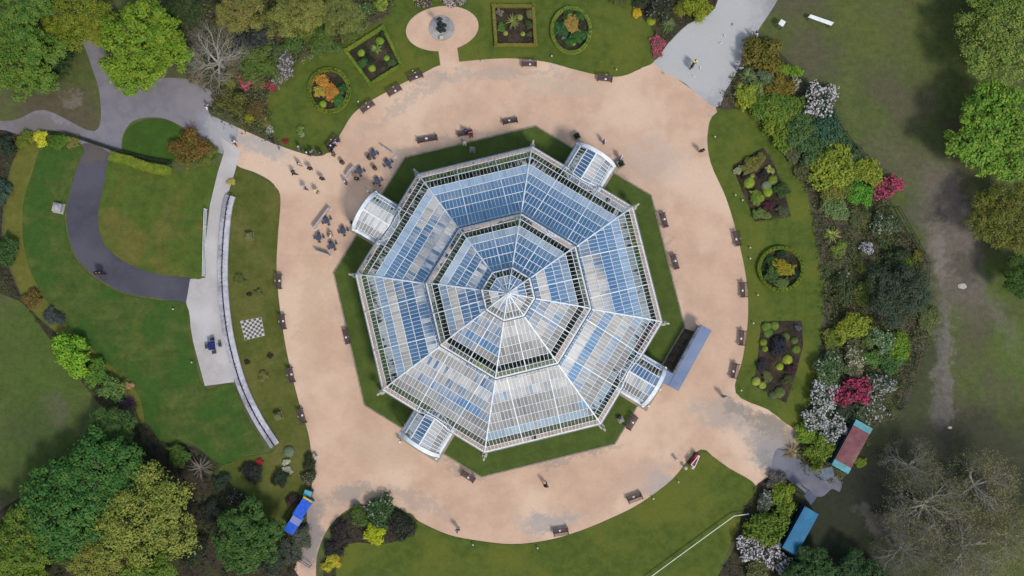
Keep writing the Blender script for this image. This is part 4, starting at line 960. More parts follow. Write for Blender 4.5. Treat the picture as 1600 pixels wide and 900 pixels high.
# ------------------------------------------------------------------ garden furniture
def bench_proto():
    o = empty('park_bench', (0,0,0))
    mb = MB()
    for i in range(4): mb.box(-.92, -.26+i*.135, .42, .92, -.26+i*.135+.115, .46, .008)
    mb.build('seat', WOOD, o)
    mb = MB()
    for i in range(4): mb.beam((-.92, .30+i*.04, .56+i*.12), (.92, .30+i*.04, .56+i*.12), .035, .10, up=(0,-.3,1))
    mb.build('backrest', WOOD, o)
    for x in (-.84, .84):
        mb = MB(); mb.beam((x,-.22,0),(x,-.22,.62), .07,.07, up=(0,1,0)); mb.beam((x,.28,0),(x,.44,.98), .07,.07, up=(0,1,0)); mb.beam((x,.25,.4),(x,-.24,.4), .06,.05); mb.build('leg', WOOD, o)
        mb = MB(); mb.box(x-.04,-.30,.62,x+.04,.36,.66,.008); mb.build('armrest', WOOD, o)
    mb = MB(); mb.box(.0,.36,.78,.0+.2,.39,.93); mb.box(-.02,-.12,.462,.20,.08,.475); mb.build('plaque', surf('plaque','dcdcda','c8c8c6',5,.5), o)
    return o
BENCH = bench_proto(); first = [True]
def place(proto, x, y, ang, label, cat, group=None, z=0., used={}):
    """ang: compass of the front, degrees in the plan"""
    if proto.name not in used: used[proto.name] = 1; o = proto
    else: o = copy_tree(proto)
    p = W(x, y, .3); o.location = (p.x, p.y, z); o.rotation_euler = (0, 0, math.radians(ang)); tag(o, label, cat, group); return o
SLABS = []
for x, y, a, lab in [
 (827,101,0,'dark wooden bench below the gap between square and oval beds'),(945,124,-6,'dark wooden bench on the gravel at the right end of the north lawn'),(650,121,20,'reddish wooden bench just left of the fountain path'),
 (617,143,30,'wooden bench below the diamond bed'),(575,168,36,'wooden bench right of the orange round bed'),(522,224,52,'wooden bench at the lower tip of the north lawn with people'),
 (1150,373,-80,'wooden bench on the court edge level with the upper quad bed'),(1160,453,-88,'wooden bench on the court edge below the east round bed'),(1158,528,-94,'wooden bench on the court edge left of the lower quad bed'),(1146,579,-102,'wooden bench on the court edge near the bottom of the east lawn'),
 (991,776,-160,'wooden bench on the south lawn edge closest to the red cart'),(876,829,-172,'wooden bench on the south lawn edge below the walking person'),
 (437,440,90,'wooden bench on the west court edge above the chess board'),(443,503,98,'wooden bench on the west court edge beside the chess board'),(456,586,103,'wooden bench on the west court edge below the chess board'),(473,650,107,'wooden bench on the west court edge nearest the wall end'),
 (797,189,-170,'bench against the grass apron above the glass house'),(727,208,-170,'bench with a seated person above the glass house'),
 (1038,344,105,'bench on the right side of the apron nearest the upper porch'),(1055,409,105,'bench on the right side of the apron, lower of two'),(988,661,58,'bench by the lower right corner of the apron'),(731,745,-32,'bench below the lower left porch'),(541,526,-76,'bench on the left side of the apron')]:
    place(BENCH, x, y, a, lab, 'bench', 'wooden benches round the gravel court', z=.012)
# the longer double bench
o = copy_tree(BENCH); p = W(668,217,.3); o.location = (p.x, p.y, .012); o.rotation_euler = (0,0,math.radians(-170)); o.scale = (1.35,1.1,1); tag(o, 'longer dark bench on the gravel above left of the glass house', 'bench', 'wooden benches round the gravel court')
# cafe tables with four fixed seats
def table_proto():
    o = empty('picnic_table', (0,0,0)); mt = surf('table_slate','454a5c','3a3d4c',6,.6)
    mb = MB(); mb.box(-.42,-.42,.72,.42,.42,.77,.01); mb.build('tabletop', mt, o)
    for i in range(4):
        a = i*math.pi/2; c, s = math.cos(a), math.sin(a); mb = MB()
        mb.box(.56,-.22,.43,.86,.22,.47,.008); mb.beam((.1,0,.2),(.7,0,.2),.07,.05); mb.beam((.7,0,.0),(.7,0,.43),.06,.06,up=(0,1,0))
        mb.v = [(v[0]*c-v[1]*s, v[0]*s+v[1]*c, v[2]) for v in mb.v]; mb.build('seat', mt, o)
    mb = MB(); mb.tube([(0,0,0),(0,0,.72)], .06, 8); mb.build('pedestal', DARKMETAL, o)
    return o
TB = table_proto()
for x, y, a, lab in [(584,241,10,'dark cross shaped picnic table beside the upper white barrier'),(607,256,30,'dark picnic table nearest the apron grass'),(563,268,10,'dark picnic table right of the bent white barrier'),(591,284,25,'dark picnic table just above the left porch'),
  (511,345,30,'blue grey picnic table beside the long white barrier'),(537,361,15,'violet grey picnic table nearest the left porch'),(499,371,5,'dark picnic table at the far left of the lower group'),(520,384,35,'blue grey picnic table above the lowest white barrier')]:
    place(TB, x, y, a, lab, 'table', 'picnic tables outside the glass house', z=.012).scale = (.78, .78, .95)
def bin_proto():
    o = empty('litter_bin', (0,0,0)); mb = MB(); mb.lathe([(.2,0),(.24,.05),(.26,.8),(.28,.85),(.2,.88),(.19,.7)], n=14); mb.build('body', surf('bin','6a4f48','57423d',6,.7), o)
    mb = MB(); mb.lathe([(.21,.86),(.17,.95),(0,.98)], n=14); mb.build('lid', DARKMETAL, o); return o
BN = bin_proto()
for x, y, lab in [(577,247,'small brown bin beside the upper picnic table'),(586,263,'small brown bin among the upper picnic tables'),(535,254,'small brown bin near the bent white barrier')]: place(BN, x, y, 0, lab, 'bin', z=.012)
def barrier(pts, label):
    q = [W(p[0], p[1], .8) for p in pts]; c = sum(q, Vector())/len(q); o = empty('cafe_barrier', (c.x, c.y, .01)); tag(o, label, 'barrier', 'white barriers round the picnic tables')
    l = [Vector((v.x-c.x, v.y-c.y, 0)) for v in q]
    mb = MB()
    for a, b in zip(l, l[1:]): mb.beam(a+Vector((0,0,.52)), b+Vector((0,0,.52)), .06, .8)
    mb.build('panel', surf('canvas','b8aca8','a89c98',3,.8), o)
    mb = MB()
    for a, b in zip(l, l[1:]): mb.beam(a+Vector((0,0,.95)), b+Vector((0,0,.95)), .20, .05)
    mb.build('top_rail', surf('canvas_top','b0a4a1','a0948f',3,.8), o)
    for v in l:
        mb = MB(); mb.tube([v, v+Vector((0,0,1.05))], .05, 8); mb.lathe([(.24,0),(.24,.04),(.05,.06)], c=(v.x,v.y), n=12); mb.build('post', surf('barrier_post','c0b2b0','b0a2a0',3,.6), o)
barrier([(597,229),(616,243)], 'thin white barrier above the picnic tables'); barrier([(552,261),(545,268),(541,276)], 'bent white barrier left of the upper picnic tables')
barrier([(514,325),(490,357)], 'long white barrier left of the lower picnic tables'); barrier([(493,392),(514,399)], 'short white barrier under the lower picnic tables')
# planters by the porches
def planter(x, y, a, label, plant='2c3420'):
    p = W(x, y, .5); o = empty('planter', (p.x, p.y, .03), math.radians(a)); tag(o, label, 'planter')
    mb = MB(); mb.lathe([(.42,0),(.5,.05),(.55,.55),(.60,.56),(.60,.62),(.48,.62),(.46,.5)], n=4, a0=math.pi/4); mb.build('box', STONE, o)
    mb = MB(); mb.box(-.33,-.33,.45,.33,.33,.57); mb.build('soil', SOIL, o)
    link('plant', SPIKY[0], o, (0,0,.5), scale=.5, color=plant)
planter(901,213,30,'square planter with dark spiky plant left of the upper right porch'); planter(970,256,30,'square planter right of the upper right porch')
# statue with fountain pool surround
def skin_mesh(verts, edges, rad, name, mats, sub=1, root=0):
    me = bpy.data.meshes.new(name); me.from_pydata(verts, edges, []); o = bpy.data.objects.new(name, me); C.objects.link(o)
    md = o.modifiers.new('s', 'SKIN'); md.use_smooth_shade = True
    for i, r in enumerate(rad):
        r = r if hasattr(r, '__len__') else (r, r); me.skin_vertices[0].data[i].radius = r
        me.skin_vertices[0].data[i].use_root = (i == root)
    ms = o.modifiers.new('u', 'SUBSURF'); ms.levels = sub
    dg = bpy.context.evaluated_depsgraph_get(); r = bpy.data.meshes.new_from_object(o.evaluated_get(dg)); r.name = name
    bpy.data.objects.remove(o); 
    r.materials.clear()
    for m in mats: r.materials.append(m)
    return r
def person_meshes(pose):
    """body, jacket, trousers, shoes, hair as separate meshes; facing +y, standing on z=0"""
    hip = .93 if pose != 'sit' else .50
    J = {'pel': (0,0,hip), 'bel': (0,-.01,hip+.14), 'che': (0,0,hip+.36), 'nek': (0,0,hip+.53), 'hd0': (0,.01,hip+.60), 'hd1': (0,.02,hip+.70), 'hd2': (0,.0,hip+.79), 'nose': (0,.105,hip+.68)}
    E = [('pel','bel'),('bel','che'),('che','nek'),('nek','hd0'),('hd0','hd1'),('hd1','hd2')]
    R = {'pel': (.16,.11), 'bel': (.14,.10), 'che': (.17,.11), 'nek': .055, 'hd0': .065, 'hd1': .085, 'hd2': .06}
    for s, k in ((-1,'l'),(1,'r')):
        if pose == 'stand': kn, an, to = (s*.11,.02,.50), (s*.12,-.02,.09), (s*.14,.14,.04)
        elif pose == 'walk': kn, an, to = ((s*.10,.14 if s > 0 else .02,.50), (s*.10,.28 if s > 0 else -.30,.10 if s > 0 else .17), (s*.11,.42 if s > 0 else -.20,.06))
        else: kn, an, to = (s*.13,.44,.50), (s*.13,.44,.09), (s*.14,.60,.04)
        sw = 0 if pose != 'walk' else (-s*.18)
        el = (s*.26, -.03+sw*.5 if pose != 'sit' else .05, hip+.20); ha = (s*.26, .05+sw if pose != 'sit' else .27, hip-.04 if pose != 'sit' else hip+.12)
        J.update({'h'+k: (s*.10,0,hip-.03), 'k'+k: kn, 'a'+k: an, 't'+k: to, 's'+k: (s*.19,0,hip+.47), 'e'+k: el, 'w'+k: ha})
        d = (Vector(ha)-Vector(el)).normalized(); J['m'+k] = tuple(Vector(ha)+d*.08)
        E += [('pel','h'+k),('h'+k,'k'+k),('k'+k,'a'+k),('a'+k,'t'+k),('che','s'+k),('s'+k,'e'+k),('e'+k,'w'+k),('w'+k,'m'+k)]
        R.update({'h'+k: .10, 'k'+k: .065, 'a'+k: .045, 't'+k: .04, 's'+k: .065, 'e'+k: .048, 'w'+k: .032, 'm'+k: (.042,.022)})
    del J['nose']
    def mk(keys, grow, name, mat, over={}, sub=1):
        ks = [k for k in J if k in keys]; idx = {k: i for i, k in enumerate(ks)}
        ed = [(idx[a], idx[b]) for a, b in E if a in idx and b in idx]
        rr = []
        for k in ks:
            r = R[k]; r = (r, r) if not hasattr(r, '__len__') else r; g = over.get(k, grow); rr.append((r[0]+g, r[1]+g))
        return skin_mesh([J[k] for k in ks], ed, rr, name, [mat], sub, 0)
    body = mk(set(J), 0, 'body', TINT, sub=2)
    # fingers, thumbs, nose, ears added to the same mesh
    mb = MB(); mb.v = [tuple(v.co) for v in body.vertices]; mb.f = [tuple(p.vertices) for p in body.polygons]; mb.m = [0]*len(mb.f)
    for s, k in ((-1,'l'),(1,'r')):
        m = Vector(J['m'+k]); d = (m-Vector(J['w'+k])).normalized(); side = Vector((0,1,0)) if abs(d.y) < .7 else Vector((1,0,0)); side = (side-d*side.dot(d)).normalized(); inn = Vector((-s,0,0)) if abs(d.y) < .7 else Vector((0,0,-1))
        for i, ln in enumerate((.065,.075,.07,.055)):
            b = m+side*(.03-i*.02); mb.tube([b-d*.01, b+d*ln*.5+inn*.006, b+d*ln+inn*.022], [.010,.009,.006], 5)
        b = m-d*.04+side*.035; mb.tube([b, b+side*.03+d*.02, b+side*.035+d*.055+inn*.01], [.012,.010,.007], 5)
    h = Vector(J['hd1'])
    mb.tube([h+Vector((0,.075,.02)), h+Vector((0,.108,-.015)), h+Vector((0,.085,-.03))], [.008,.014,.01], 5)
    for s in (-1, 1):
        mb.lathe([(0,h.z-.03),(.012,h.z-.02),(.014,h.z+.015),(0,h.z+.025)], c=(s*.088, h.y-.005), n=6)
        mb.lathe([(0,h.z+.008),(.010,h.z+.016),(0,h.z+.026)], c=(s*.032, h.y+.082), n=6)
    body = mb.mesh('body', TINT, smooth=True)
    up = {'pel','bel','che','nek','sl','sr','el','er','wl','wr'}
    jk = mk(up, .022, 'jacket', CLOTH, {'wl': .018, 'wr': .018, 'nek': .02})
    tr = mk({'pel','hl','hr','kl','kr','al','ar'}, .02, 'trousers', CLOTH, {'pel': .012})
    shoes = []
    for k in 'lr':
        a, t = Vector(J['a'+k]), Vector(J['t'+k]); shoes.append(skin_mesh([tuple(a-Vector((0,0,.02))), tuple(t)], [(0,1)], [(.055,.055),(.05,.04)], 'shoe', [DARKMETAL], 1))
    hm = MB(); h = Vector(J['hd1'])
    hm.lathe([(.092,h.z-.03),(.105,h.z+.03),(.095,h.z+.09),(.06,h.z+.125),(.0,h.z+.135)], c=(0,h.y-.022), n=14)
    return body, jk, tr, shoes, hm.mesh('hair', CLOTH, smooth=True)
POSES = {k: person_meshes(k) for k in ('stand','walk','sit')}
def person(x, y, ang, pose, top, legs, hair, label, skin='a87a62', z=.012, sc=1.0, group=None):
    p = W(x, y, 1.0); o = empty('person', (p.x, p.y, z), math.radians(ang), sc); tag(o, label, 'person', group)
    b, j, t, sh, h = POSES[pose]
    link('body', b, o, color=skin); link('jacket', j, o, color=top); link('trousers', t, o, color=legs)
    for s in sh: link('shoe', s, o, color='222222')
    link('hair', h, o, color=hair); return o
K = '1c1b1e'
for a in [
 (324,168,-60,'walk','d8d8da','2a2c34','3a2e26','person in white top at the plaza corner beside the olive shrub'),
 (366,222,200,'walk','c8c8cc','33343c','4a4038','person in pale top alone on the light asphalt'),
 (424,220,120,'stand','2a2c48','22242c','1e1a18','person in navy at the shrub corner of the north lawn'),
 (468,231,90,'stand','5a5c6c','2c2c34','b8b0a8','grey haired person on the lawn edge left of a group'),
 (481,240,150,'stand',K,'1c1c22','d0ccc8','person in black with white cap in the queue by the lawn'),
 (487,237,40,'stand','6c7c84','2c3038','2c2420','person in grey green beside the person in black'),
 (500,239,200,'stand',K,'1e1e24','2c2420','person in black right of the group by the lawn'),
 (517,228,-50,'sit','2a2458','1e1c30','d8d4e0','seated person in purple with pale cap on the tip bench'),
 (523,221,-50,'sit','b8b4c8','2a2a3a','3a3028','seated person in lilac on the tip bench'),
 (515,234,-50,'stand','1c1a30','1c1a24','2c2420','standing person in dark blue beside the tip bench'),
 (521,241,60,'stand','5c4a48','3c3638','4a3a34','person in brown below the tip bench'),
 (467,256,160,'stand','c8c4b8','6c6860','1c1816','person in cream on the open gravel'),
 (484,263,20,'stand',K,'1c1c1e','1c1816','person in black in the middle of the open gravel'),
 (458,270,-80,'walk',K,'1e1e22','2c2420','person in black walking at the far left of the gravel'),
 (503,279,10,'stand','2c1e1e','241c1e','1c1816','person in dark brown between the gravel groups'),
 (475,293,-100,'walk','b8b0ac','3c3a40','c8c0b8','person in light grey at the lower left of the gravel group'),
 (494,299,-120,'stand','d8d080','5c5848','d8d4b8','person in pale yellow at the bottom of the gravel group'),
 (540,285,90,'stand','5c5068','3c3848','d0c8d0','person with pale cap at the end of the bent barrier'),
 (557,279,200,'stand',K,K,'1c1816','person in black by the dark picnic table'),
 (516,366,90,'sit','e0d4c8','5c4c40','3a2a20','person in white sitting between the lower picnic tables'),
 (548,347,100,'stand','8c8c84','3a3c3c','d0d0c4','person with pale cap beside the left porch corner'),
 (727,203,190,'sit','2c3460','24283c','1e1a18','person in blue sitting on the bench above the glass house'),
 (735,206,190,'sit','c04850','3c2c34','2e241e','person in red sitting beside the person in blue'),
 (945,221,90,'stand','c8b4bc','4c444c','d0c0c8','person in pale pink outside the upper right porch'),
 (971,246,60,'stand','d0bcc4','3c3840','e0d4d8','person in white beside the right hand planter'),
 (1097,235,0,'stand','121214','141416','121010','person in black alone on the right of the gravel court'),
 (853,759,180,'walk',K,'1c1c1e','3c2e26','person in black walking on the lower gravel court'),
 (715,829,0,'stand','c8c0b8','3c3c40','2c2420','person in pale top on the south edge of the court'),
 (1085,97,20,'walk','d8dc8c','4c4c40','2c2824','person in bright yellow on the asphalt path'),
 (1082,103,60,'stand','3c3c44','26262c','1c1816','person in dark grey next to the one in yellow'),
 (1180,54,160,'walk','bcc0d0','2c3050','3a3028','person in pale blue by the path side hedge'),
 (1157,107,0,'stand','9098b0','2c2c44','26201c','person in grey blue where the path meets the border'),
 (152,426,70,'walk','141418','16161a','121010','person in black on the bend of the dark path'),
 (157,426,75,'walk','1c1c24','18181c','2a221c','shorter person in black on the bend of the dark path'),
 (1132,620,0,'stand','8c8484','5c5456','b8b4b4','person in grey at the lower end of the east lawn'),
]:
    person(*a)
def statue(x, y, z0, mat, label, k, parts=('stand',), sc=1.0, base=.5, cat='statue', name='statue', r=None):
    p = W(x, y, 1.5) if r is None else r; o = empty(name, (p[0], p[1], z0), k); tag(o, label, cat)
    mb = MB(); mb.lathe([(base,0),(base,.12),(base*.8,.18),(base*.75,.9),(base*.9,1.0),(base*.9,1.1),(base*.5,1.12)], n=4 if base < .9 else 16, a0=.785); mb.build('pedestal', PALESTONE if mat is not BRONZE else STONE, o)
    me = POSES['stand'][0].copy(); me.materials.clear(); me.materials.append(mat)
    b = link('figure', me, o, (0,0,1.1), scale=sc)
    rb = POSES['stand'][1].copy(); rb.materials.clear(); rb.materials.append(mat); link('robe', rb, o, (0,0,1.1), scale=(sc*1.15,sc*1.15,sc))
# monument by the fountain oval
p = W(690,43,.3); o = empty('monument', (p.x, p.y, .08)); tag(o, 'bronze figure on a rocky drum in a round stone surround', 'monument')
mb = MB(); mb.lathe([(1.55,0),(1.55,.12),(1.25,.125),(1.25,.26),(.95,.27),(.95,.4),(.6,.42)], n=32); mb.build('stone_surround', CONCR, o)
rgk = random.Random(3); mb = MB()
for k in range(26):
    a = rgk.uniform(0,6.28); q = rgk.uniform(0,.5); z = .4+1.3*(1-q/.55)*rgk.random(); s = rgk.uniform(.12,.26)
    mb.lathe([(0,z-s),(s*.9,z-s*.5),(s,z+s*.2),(s*.5,z+s*.8),(0,z+s*.9)], c=(q*math.cos(a), 1.35*q*math.sin(a)), n=6, a0=a)
mb.build('rock_drum', BRONZE, o)
me = POSES['stand'][0].copy(); me.materials.clear(); me.materials.append(BRONZE); link('figure', me, o, (0,0,1.6))
me = POSES['stand'][1].copy(); me.materials.clear(); me.materials.append(BRONZE); link('robe', me, o, (0,0,1.6), scale=(1.2,1.2,1))
mb = MB(); mb.box(-.22,-1.55,.26,.26,-1.15,.62,.03); mb.build('plaque_stone', PALESTONE, o)
# corner statues at the eight corners
cn = ['top','upper right','right','lower right','bottom','lower left','left','upper left']
for i in range(8):
    t = A0+i*math.pi/4; nm = ['top','upper left','left','lower left','bottom','lower right','right','upper right'][i]
    statue(0, 0, .05, PALESTONE, 'pale stone statue at the %s corner of the glass house' % nm, t, base=.42, sc=1.25, r=(PHC.x+18.55*math.cos(t), PHC.y+18.55*math.sin(t)))
# porch lamps: pale globes on short posts
def lamp(x, y, label, h=1.1, r=.2):
    p = W(x, y, h); o = empty('post_lamp', (p.x, p.y, .03)); tag(o, label, 'lamp')
    mb = MB(); mb.tube([(0,0,0),(0,0,h)], .05, 8); mb.build('post', DARKMETAL, o)
    mb = MB(); mb.lathe([(0,h-.02),(r*.6,h+.02),(r,h+r),(r*.7,h+1.7*r),(0,h+2*r)], n=14); mb.build('globe', surf('globe','dcdcdc','cfcfcf',4,.4), o, smooth=True)
for a in [(1031,608,'white globe lamp beside the covered ramp at the lower right porch'),(1043,580,'white globe lamp in the corner of the covered ramp'),(1013,634,'pale lamp at the outer corner of the lower right porch'),(625,690,'pale lamp at the left front of the lower left porch'),(682,716,'pale lamp at the right front of the lower left porch'),(575,299,'pale lamp at the upper front of the left porch')]: lamp(*a, h=.9, r=.16)
# L shaped blue covered ramp
p0 = W(1104,512,2.3); p1 = W(1057,598,2.3); p2 = W(1034,586,2.3)
o = empty('covered_ramp', (p1.x, p1.y, .01)); tag(o, 'blue grey L shaped covered ramp leading to the lower right porch', 'ramp')
BLUE = surf('blue_grey_roof','73809a','6a7892',1.2,.9,c3='7c869c',scale3=.3,bump=.05)
q0, q1, q2 = p0-p1, Vector(), p2-p1; q0.z = q2.z = 0
d01 = q0.normalized(); n01 = Vector((-d01.y, d01.x, 0)); d12 = (q2-q1).normalized()
def cov(a, b, wdt, zt, name):
    mb = MB(); mb.beam(a+Vector((0,0,zt)), b+Vector((0,0,zt)), wdt, .09)
    for s in (-1, 1):
        d = (b-a).normalized(); n = Vector((-d.y, d.x, 0))*s*(wdt/2); mb.beam(a+n+Vector((0,0,zt-.05)), b+n+Vector((0,0,zt-.05)), .06, .2)
    mb.build(name, BLUE, o)
cov(q1-d01*.75, q0, 1.25, 2.3, 'roof'); cov(q1+d12*.66, q2+d12*.3, 1.45, 2.26, 'roof')
LB = (q0).length
for i in range(6):
    for s in (-1, 1):
        v = q0*(i/5)*.97+n01*s*.55; mb = MB(); mb.tube([v, v+Vector((0,0,2.2))], .04, 6); mb.build('post', BLUE, o)
for s in (-1, 1):
    mb = MB(); mb.beam(n01*s*.55+Vector((0,0,1.0)), q0+n01*s*.55+Vector((0,0,1.0)), .05, .05); mb.beam(n01*s*.55+Vector((0,0,.35)), q0+n01*s*.55+Vector((0,0,.35)), .03, .6); mb.build('handrail', BLUE, o)
mb = MB(); mb.beam(Vector((0,0,.18)), q0+Vector((0,0,.02)), 1.1, .08); mb.build('ramp_deck', CONCR, o)
# chess board
c = [W(*q, .06) for q in ((376,502),(408,496),(413,524),(383,531))]; cen = sum(c, Vector())/4
o = empty('chess_board', (cen.x, cen.y, .045)); tag(o, 'giant black and white chess board lying on the west lawn', 'chess board')
L_ = [v-cen for v in c]
wm, bm_ = MB(), MB()
def bl(u, v): return (L_[0]*(1-u)+L_[1]*u)*(1-v)+(L_[3]*(1-u)+L_[2]*u)*v
for i in range(8):
    for j in range(8):
        vs = [bl(i/8,j/8), bl((i+1)/8,j/8), bl((i+1)/8,(j+1)/8), bl(i/8,(j+1)/8)]
        (wm if (i+j) % 2 == 0 else bm_).prism([(v.x, v.y) for v in vs], .0, .045)
wm.build('white_squares', surf('chess_white','bdb8b0','aaa49b',3,.7), o); bm_.build('dark_squares', surf('chess_dark','55504e','474340',3,.7), o)
mb = MB(); e = 1.04; mb.prism([(v.x*e, v.y*e) for v in L_], -.01, .03); mb.build('border', surf('chess_border','aaa69c','98948a',3,.7), o)
# small stone plinths on the lawns
def plinth(x, y, label, r=.42, a=.1, mat=STONE, moss=False):
    p = W(x, y, .3); o = empty('stone_plinth', (p.x, p.y, .045), a); tag(o, label, 'plinth')
    mb = MB(); mb.lathe([(r*1.45,0),(r*1.45,.12),(r*1.1,.16),(r*1.0,.5),(r*1.15,.56),(r*1.15,.62)], n=4, a0=.785); mb.build('base', mat, o)
    mb = MB(); mb.lathe([(r*.55,.62),(r*.45,.75),(r*.6,.84),(r*.3,.86)], n=12); mb.build('cap', mat, o)
MOSSY = surf('mossy_stone','6c6a44','57592f',5,.9,bump=.3)
plinth(390,369,'mossy square stone plinth on the chess lawn above the board',.5,.1,MOSSY); plinth(435,650,'mossy square stone plinth on the chess lawn near the wall end',.5,.4,MOSSY)
plinth(91,325,'grey square stone plinth left of the dark path',.62,-.2,CONCR); plinth(738,234,'grey box plinth on the apron grass above the glass house',.36,0); plinth(726,224,'white capped box on the apron grass under the seated people',.24,0,PALESTONE)
plinth(970,656,'grey box on the apron grass near the lower right corner',.36,.5); plinth(913,664,'flat pale box beside the lower right corner statue',.3,.3)
# planted double wall west
wp = [(358,305),(352,330),(347,385),(346,440),(351,500),(361,552),(377,605),(401,655),(428,697)]
wc = smooth_poly([W(p[0], p[1], .5).xy for p in wp], closed=False, k=5)
o = empty('garden_wall', (wc[0].x, wc[0].y, 0)); tag(o, 'long curved double stone wall with a planted gap beside the chess lawn', 'wall')
for off, wd_, nm, mt in ((.38,.60,'wall', surf('wall_stone','b8b5bb','a7a4ac',2,.85,c3='95929a',scale3=.5,bump=.3)),(-.30,.46,'wall', surf('wall_stone_dark','aaa7ae','98959d',2,.85,c3='85838a',scale3=.5,bump=.3))):
    mb = MB()
    def side(e):
        r = []
        for i, v in enumerate(wc):
            d = (wc[min(i+1, len(wc)-1)]-wc[max(i-1, 0)]).normalized(); n = Vector((-d.y, d.x)); r.append(v+n*e-wc[0])
        return r
    for e0, e1, za, zb in ((off-wd_/2+.04, off+wd_/2-.04, 0, .30), (off-wd_/2, off+wd_/2, .30, .37)):
        A_, B_ = side(e0), side(e1); mb.prism([tuple(v) for v in A_]+[tuple(v) for v in reversed(B_)], za, zb)
    mb.build(nm, mt, o)
mb = MB()
for a, b in zip(wc, wc[1:]): mb.beam(Vector((*(a-wc[0]),.12)), Vector((*(b-wc[0]),.12)), .45, .26)
mb.build('soil_fill', SOIL, o)
P = []; rr = np.random.default_rng(3)
for i in range(2200):
    k = rr.integers(len(wc)-1); q = wc[k].lerp(wc[k+1], rr.random()); P.append((q.x-wc[0].x+rr.normal()*.09, q.y-wc[0].y+rr.normal()*.09, .26+rr.random()*.16))
P = np.array(P); N = rr.normal(size=P.shape)+np.array([0,0,1.]); N /= np.linalg.norm(N,axis=1)[:,None]
wpl = link('wall_planting', quads_mesh('wall_planting', P, N, .06, rr, LEAF), o, color='34382c')
# railings and fences
def fence(name, pts, h, mat, label, step=2.0, rails=2, pr=.035, cat='fence', panel=None):
    q = [W(p[0], p[1], h*.8) for p in pts]; o = empty(name, (q[0].x, q[0].y, .02)); tag(o, label, cat)
    l = [Vector((v.x-q[0].x, v.y-q[0].y, 0)) for v in q]; rb = MB(); tot = 0
    for a, b in zip(l, l[1:]):
        for r in range(rails): z = h*(r+1)/rails-.03; rb.beam(a+Vector((0,0,z)), b+Vector((0,0,z)), .045 if not panel else .05, .05)
        n = max(1, int((b-a).length/step))
        for i in range(n):
            p = a.lerp(b, i/n); mb = MB(); mb.tube([p, p+Vector((0,0,h))], pr, 6); mb.build('post', mat, o)
    mb = MB(); mb.tube([l[-1], l[-1]+Vector((0,0,h))], pr, 6); mb.build('post', mat, o)
    rb.build('rail', mat, o)
    if panel:
        wb = MB()
        for a, b in zip(l, l[1:]):
            for i in range(int((b-a).length/.14)): p = a.lerp(b, i*.14/(b-a).length); wb.beam(p+Vector((0,0,.1)), p+Vector((0,0,h-.05)), .016, .016, up=(1,0,0))
        wb.build('bars', mat, o)
fence('railing', [(320,326),(318,380),(317,431)], 1.0, WHITE, 'thin white railing beside the light concrete path', rails=3)
fence('metal_fence', [(1200,68),(1236,102),(1260,130),(1300,180),(1340,232),(1360,262)], 1.2, DARKMETAL, 'dark metal fence between the east border and the park grass', panel=True)
fence('metal_fence', [(1404,322),(1428,365),(1452,410),(1449,450)], 1.2, DARKMETAL, 'dark metal fence between the east border and the mud track', panel=True)
fence('metal_fence', [(1432,552),(1422,590),(1408,640)], 1.2, DARKMETAL, 'thin wire fence below the lime shrub', panel=True)
fence('metal_fence', [(1182,48),(1172,72),(1160,94)], 1.1, surf('navy_metal','2a2c44','22243a',5,.5), 'navy railing along the asphalt path edge', step=1.2, panel=True)
fence('metal_fence', [(95,520),(150,578),(208,640),(228,690),(262,724)], .9, DARKMETAL, 'low dark fence along the worn trail', step=3, rails=2)
fence('metal_fence', [(455,868),(484,886)], 1.0, DARKMETAL, 'low dark gate rail across the bottom path', step=1)
# white tape on posts along the south lawn
tp = [(1010,906),(1100,840),(1147,806),(1170,803)]
q = [W(*p_, .5) for p_ in tp]; o = empty('barrier_tape', (q[0].x, q[0].y, .04)); tag(o, 'white barrier tape strung on short posts across the south lawn', 'tape')
l = [v-q[0] for v in q]; mb = MB()
for a, b in zip(l, l[1:]): mb.beam(Vector((a.x,a.y,.5)), Vector((b.x,b.y,.5)), .07, .09)
mb.build('tape', surf('tape_white','d0dcc8','c4ccba',3,.6), o)
for v in [l[0], l[0].lerp(l[1],.5), l[1], l[1].lerp(l[2],.5), l[2], l[3]]:
    mb = MB(); mb.tube([(v.x,v.y,0),(v.x,v.y,.56)], .035, 6); mb.build('post', WHITE, o)
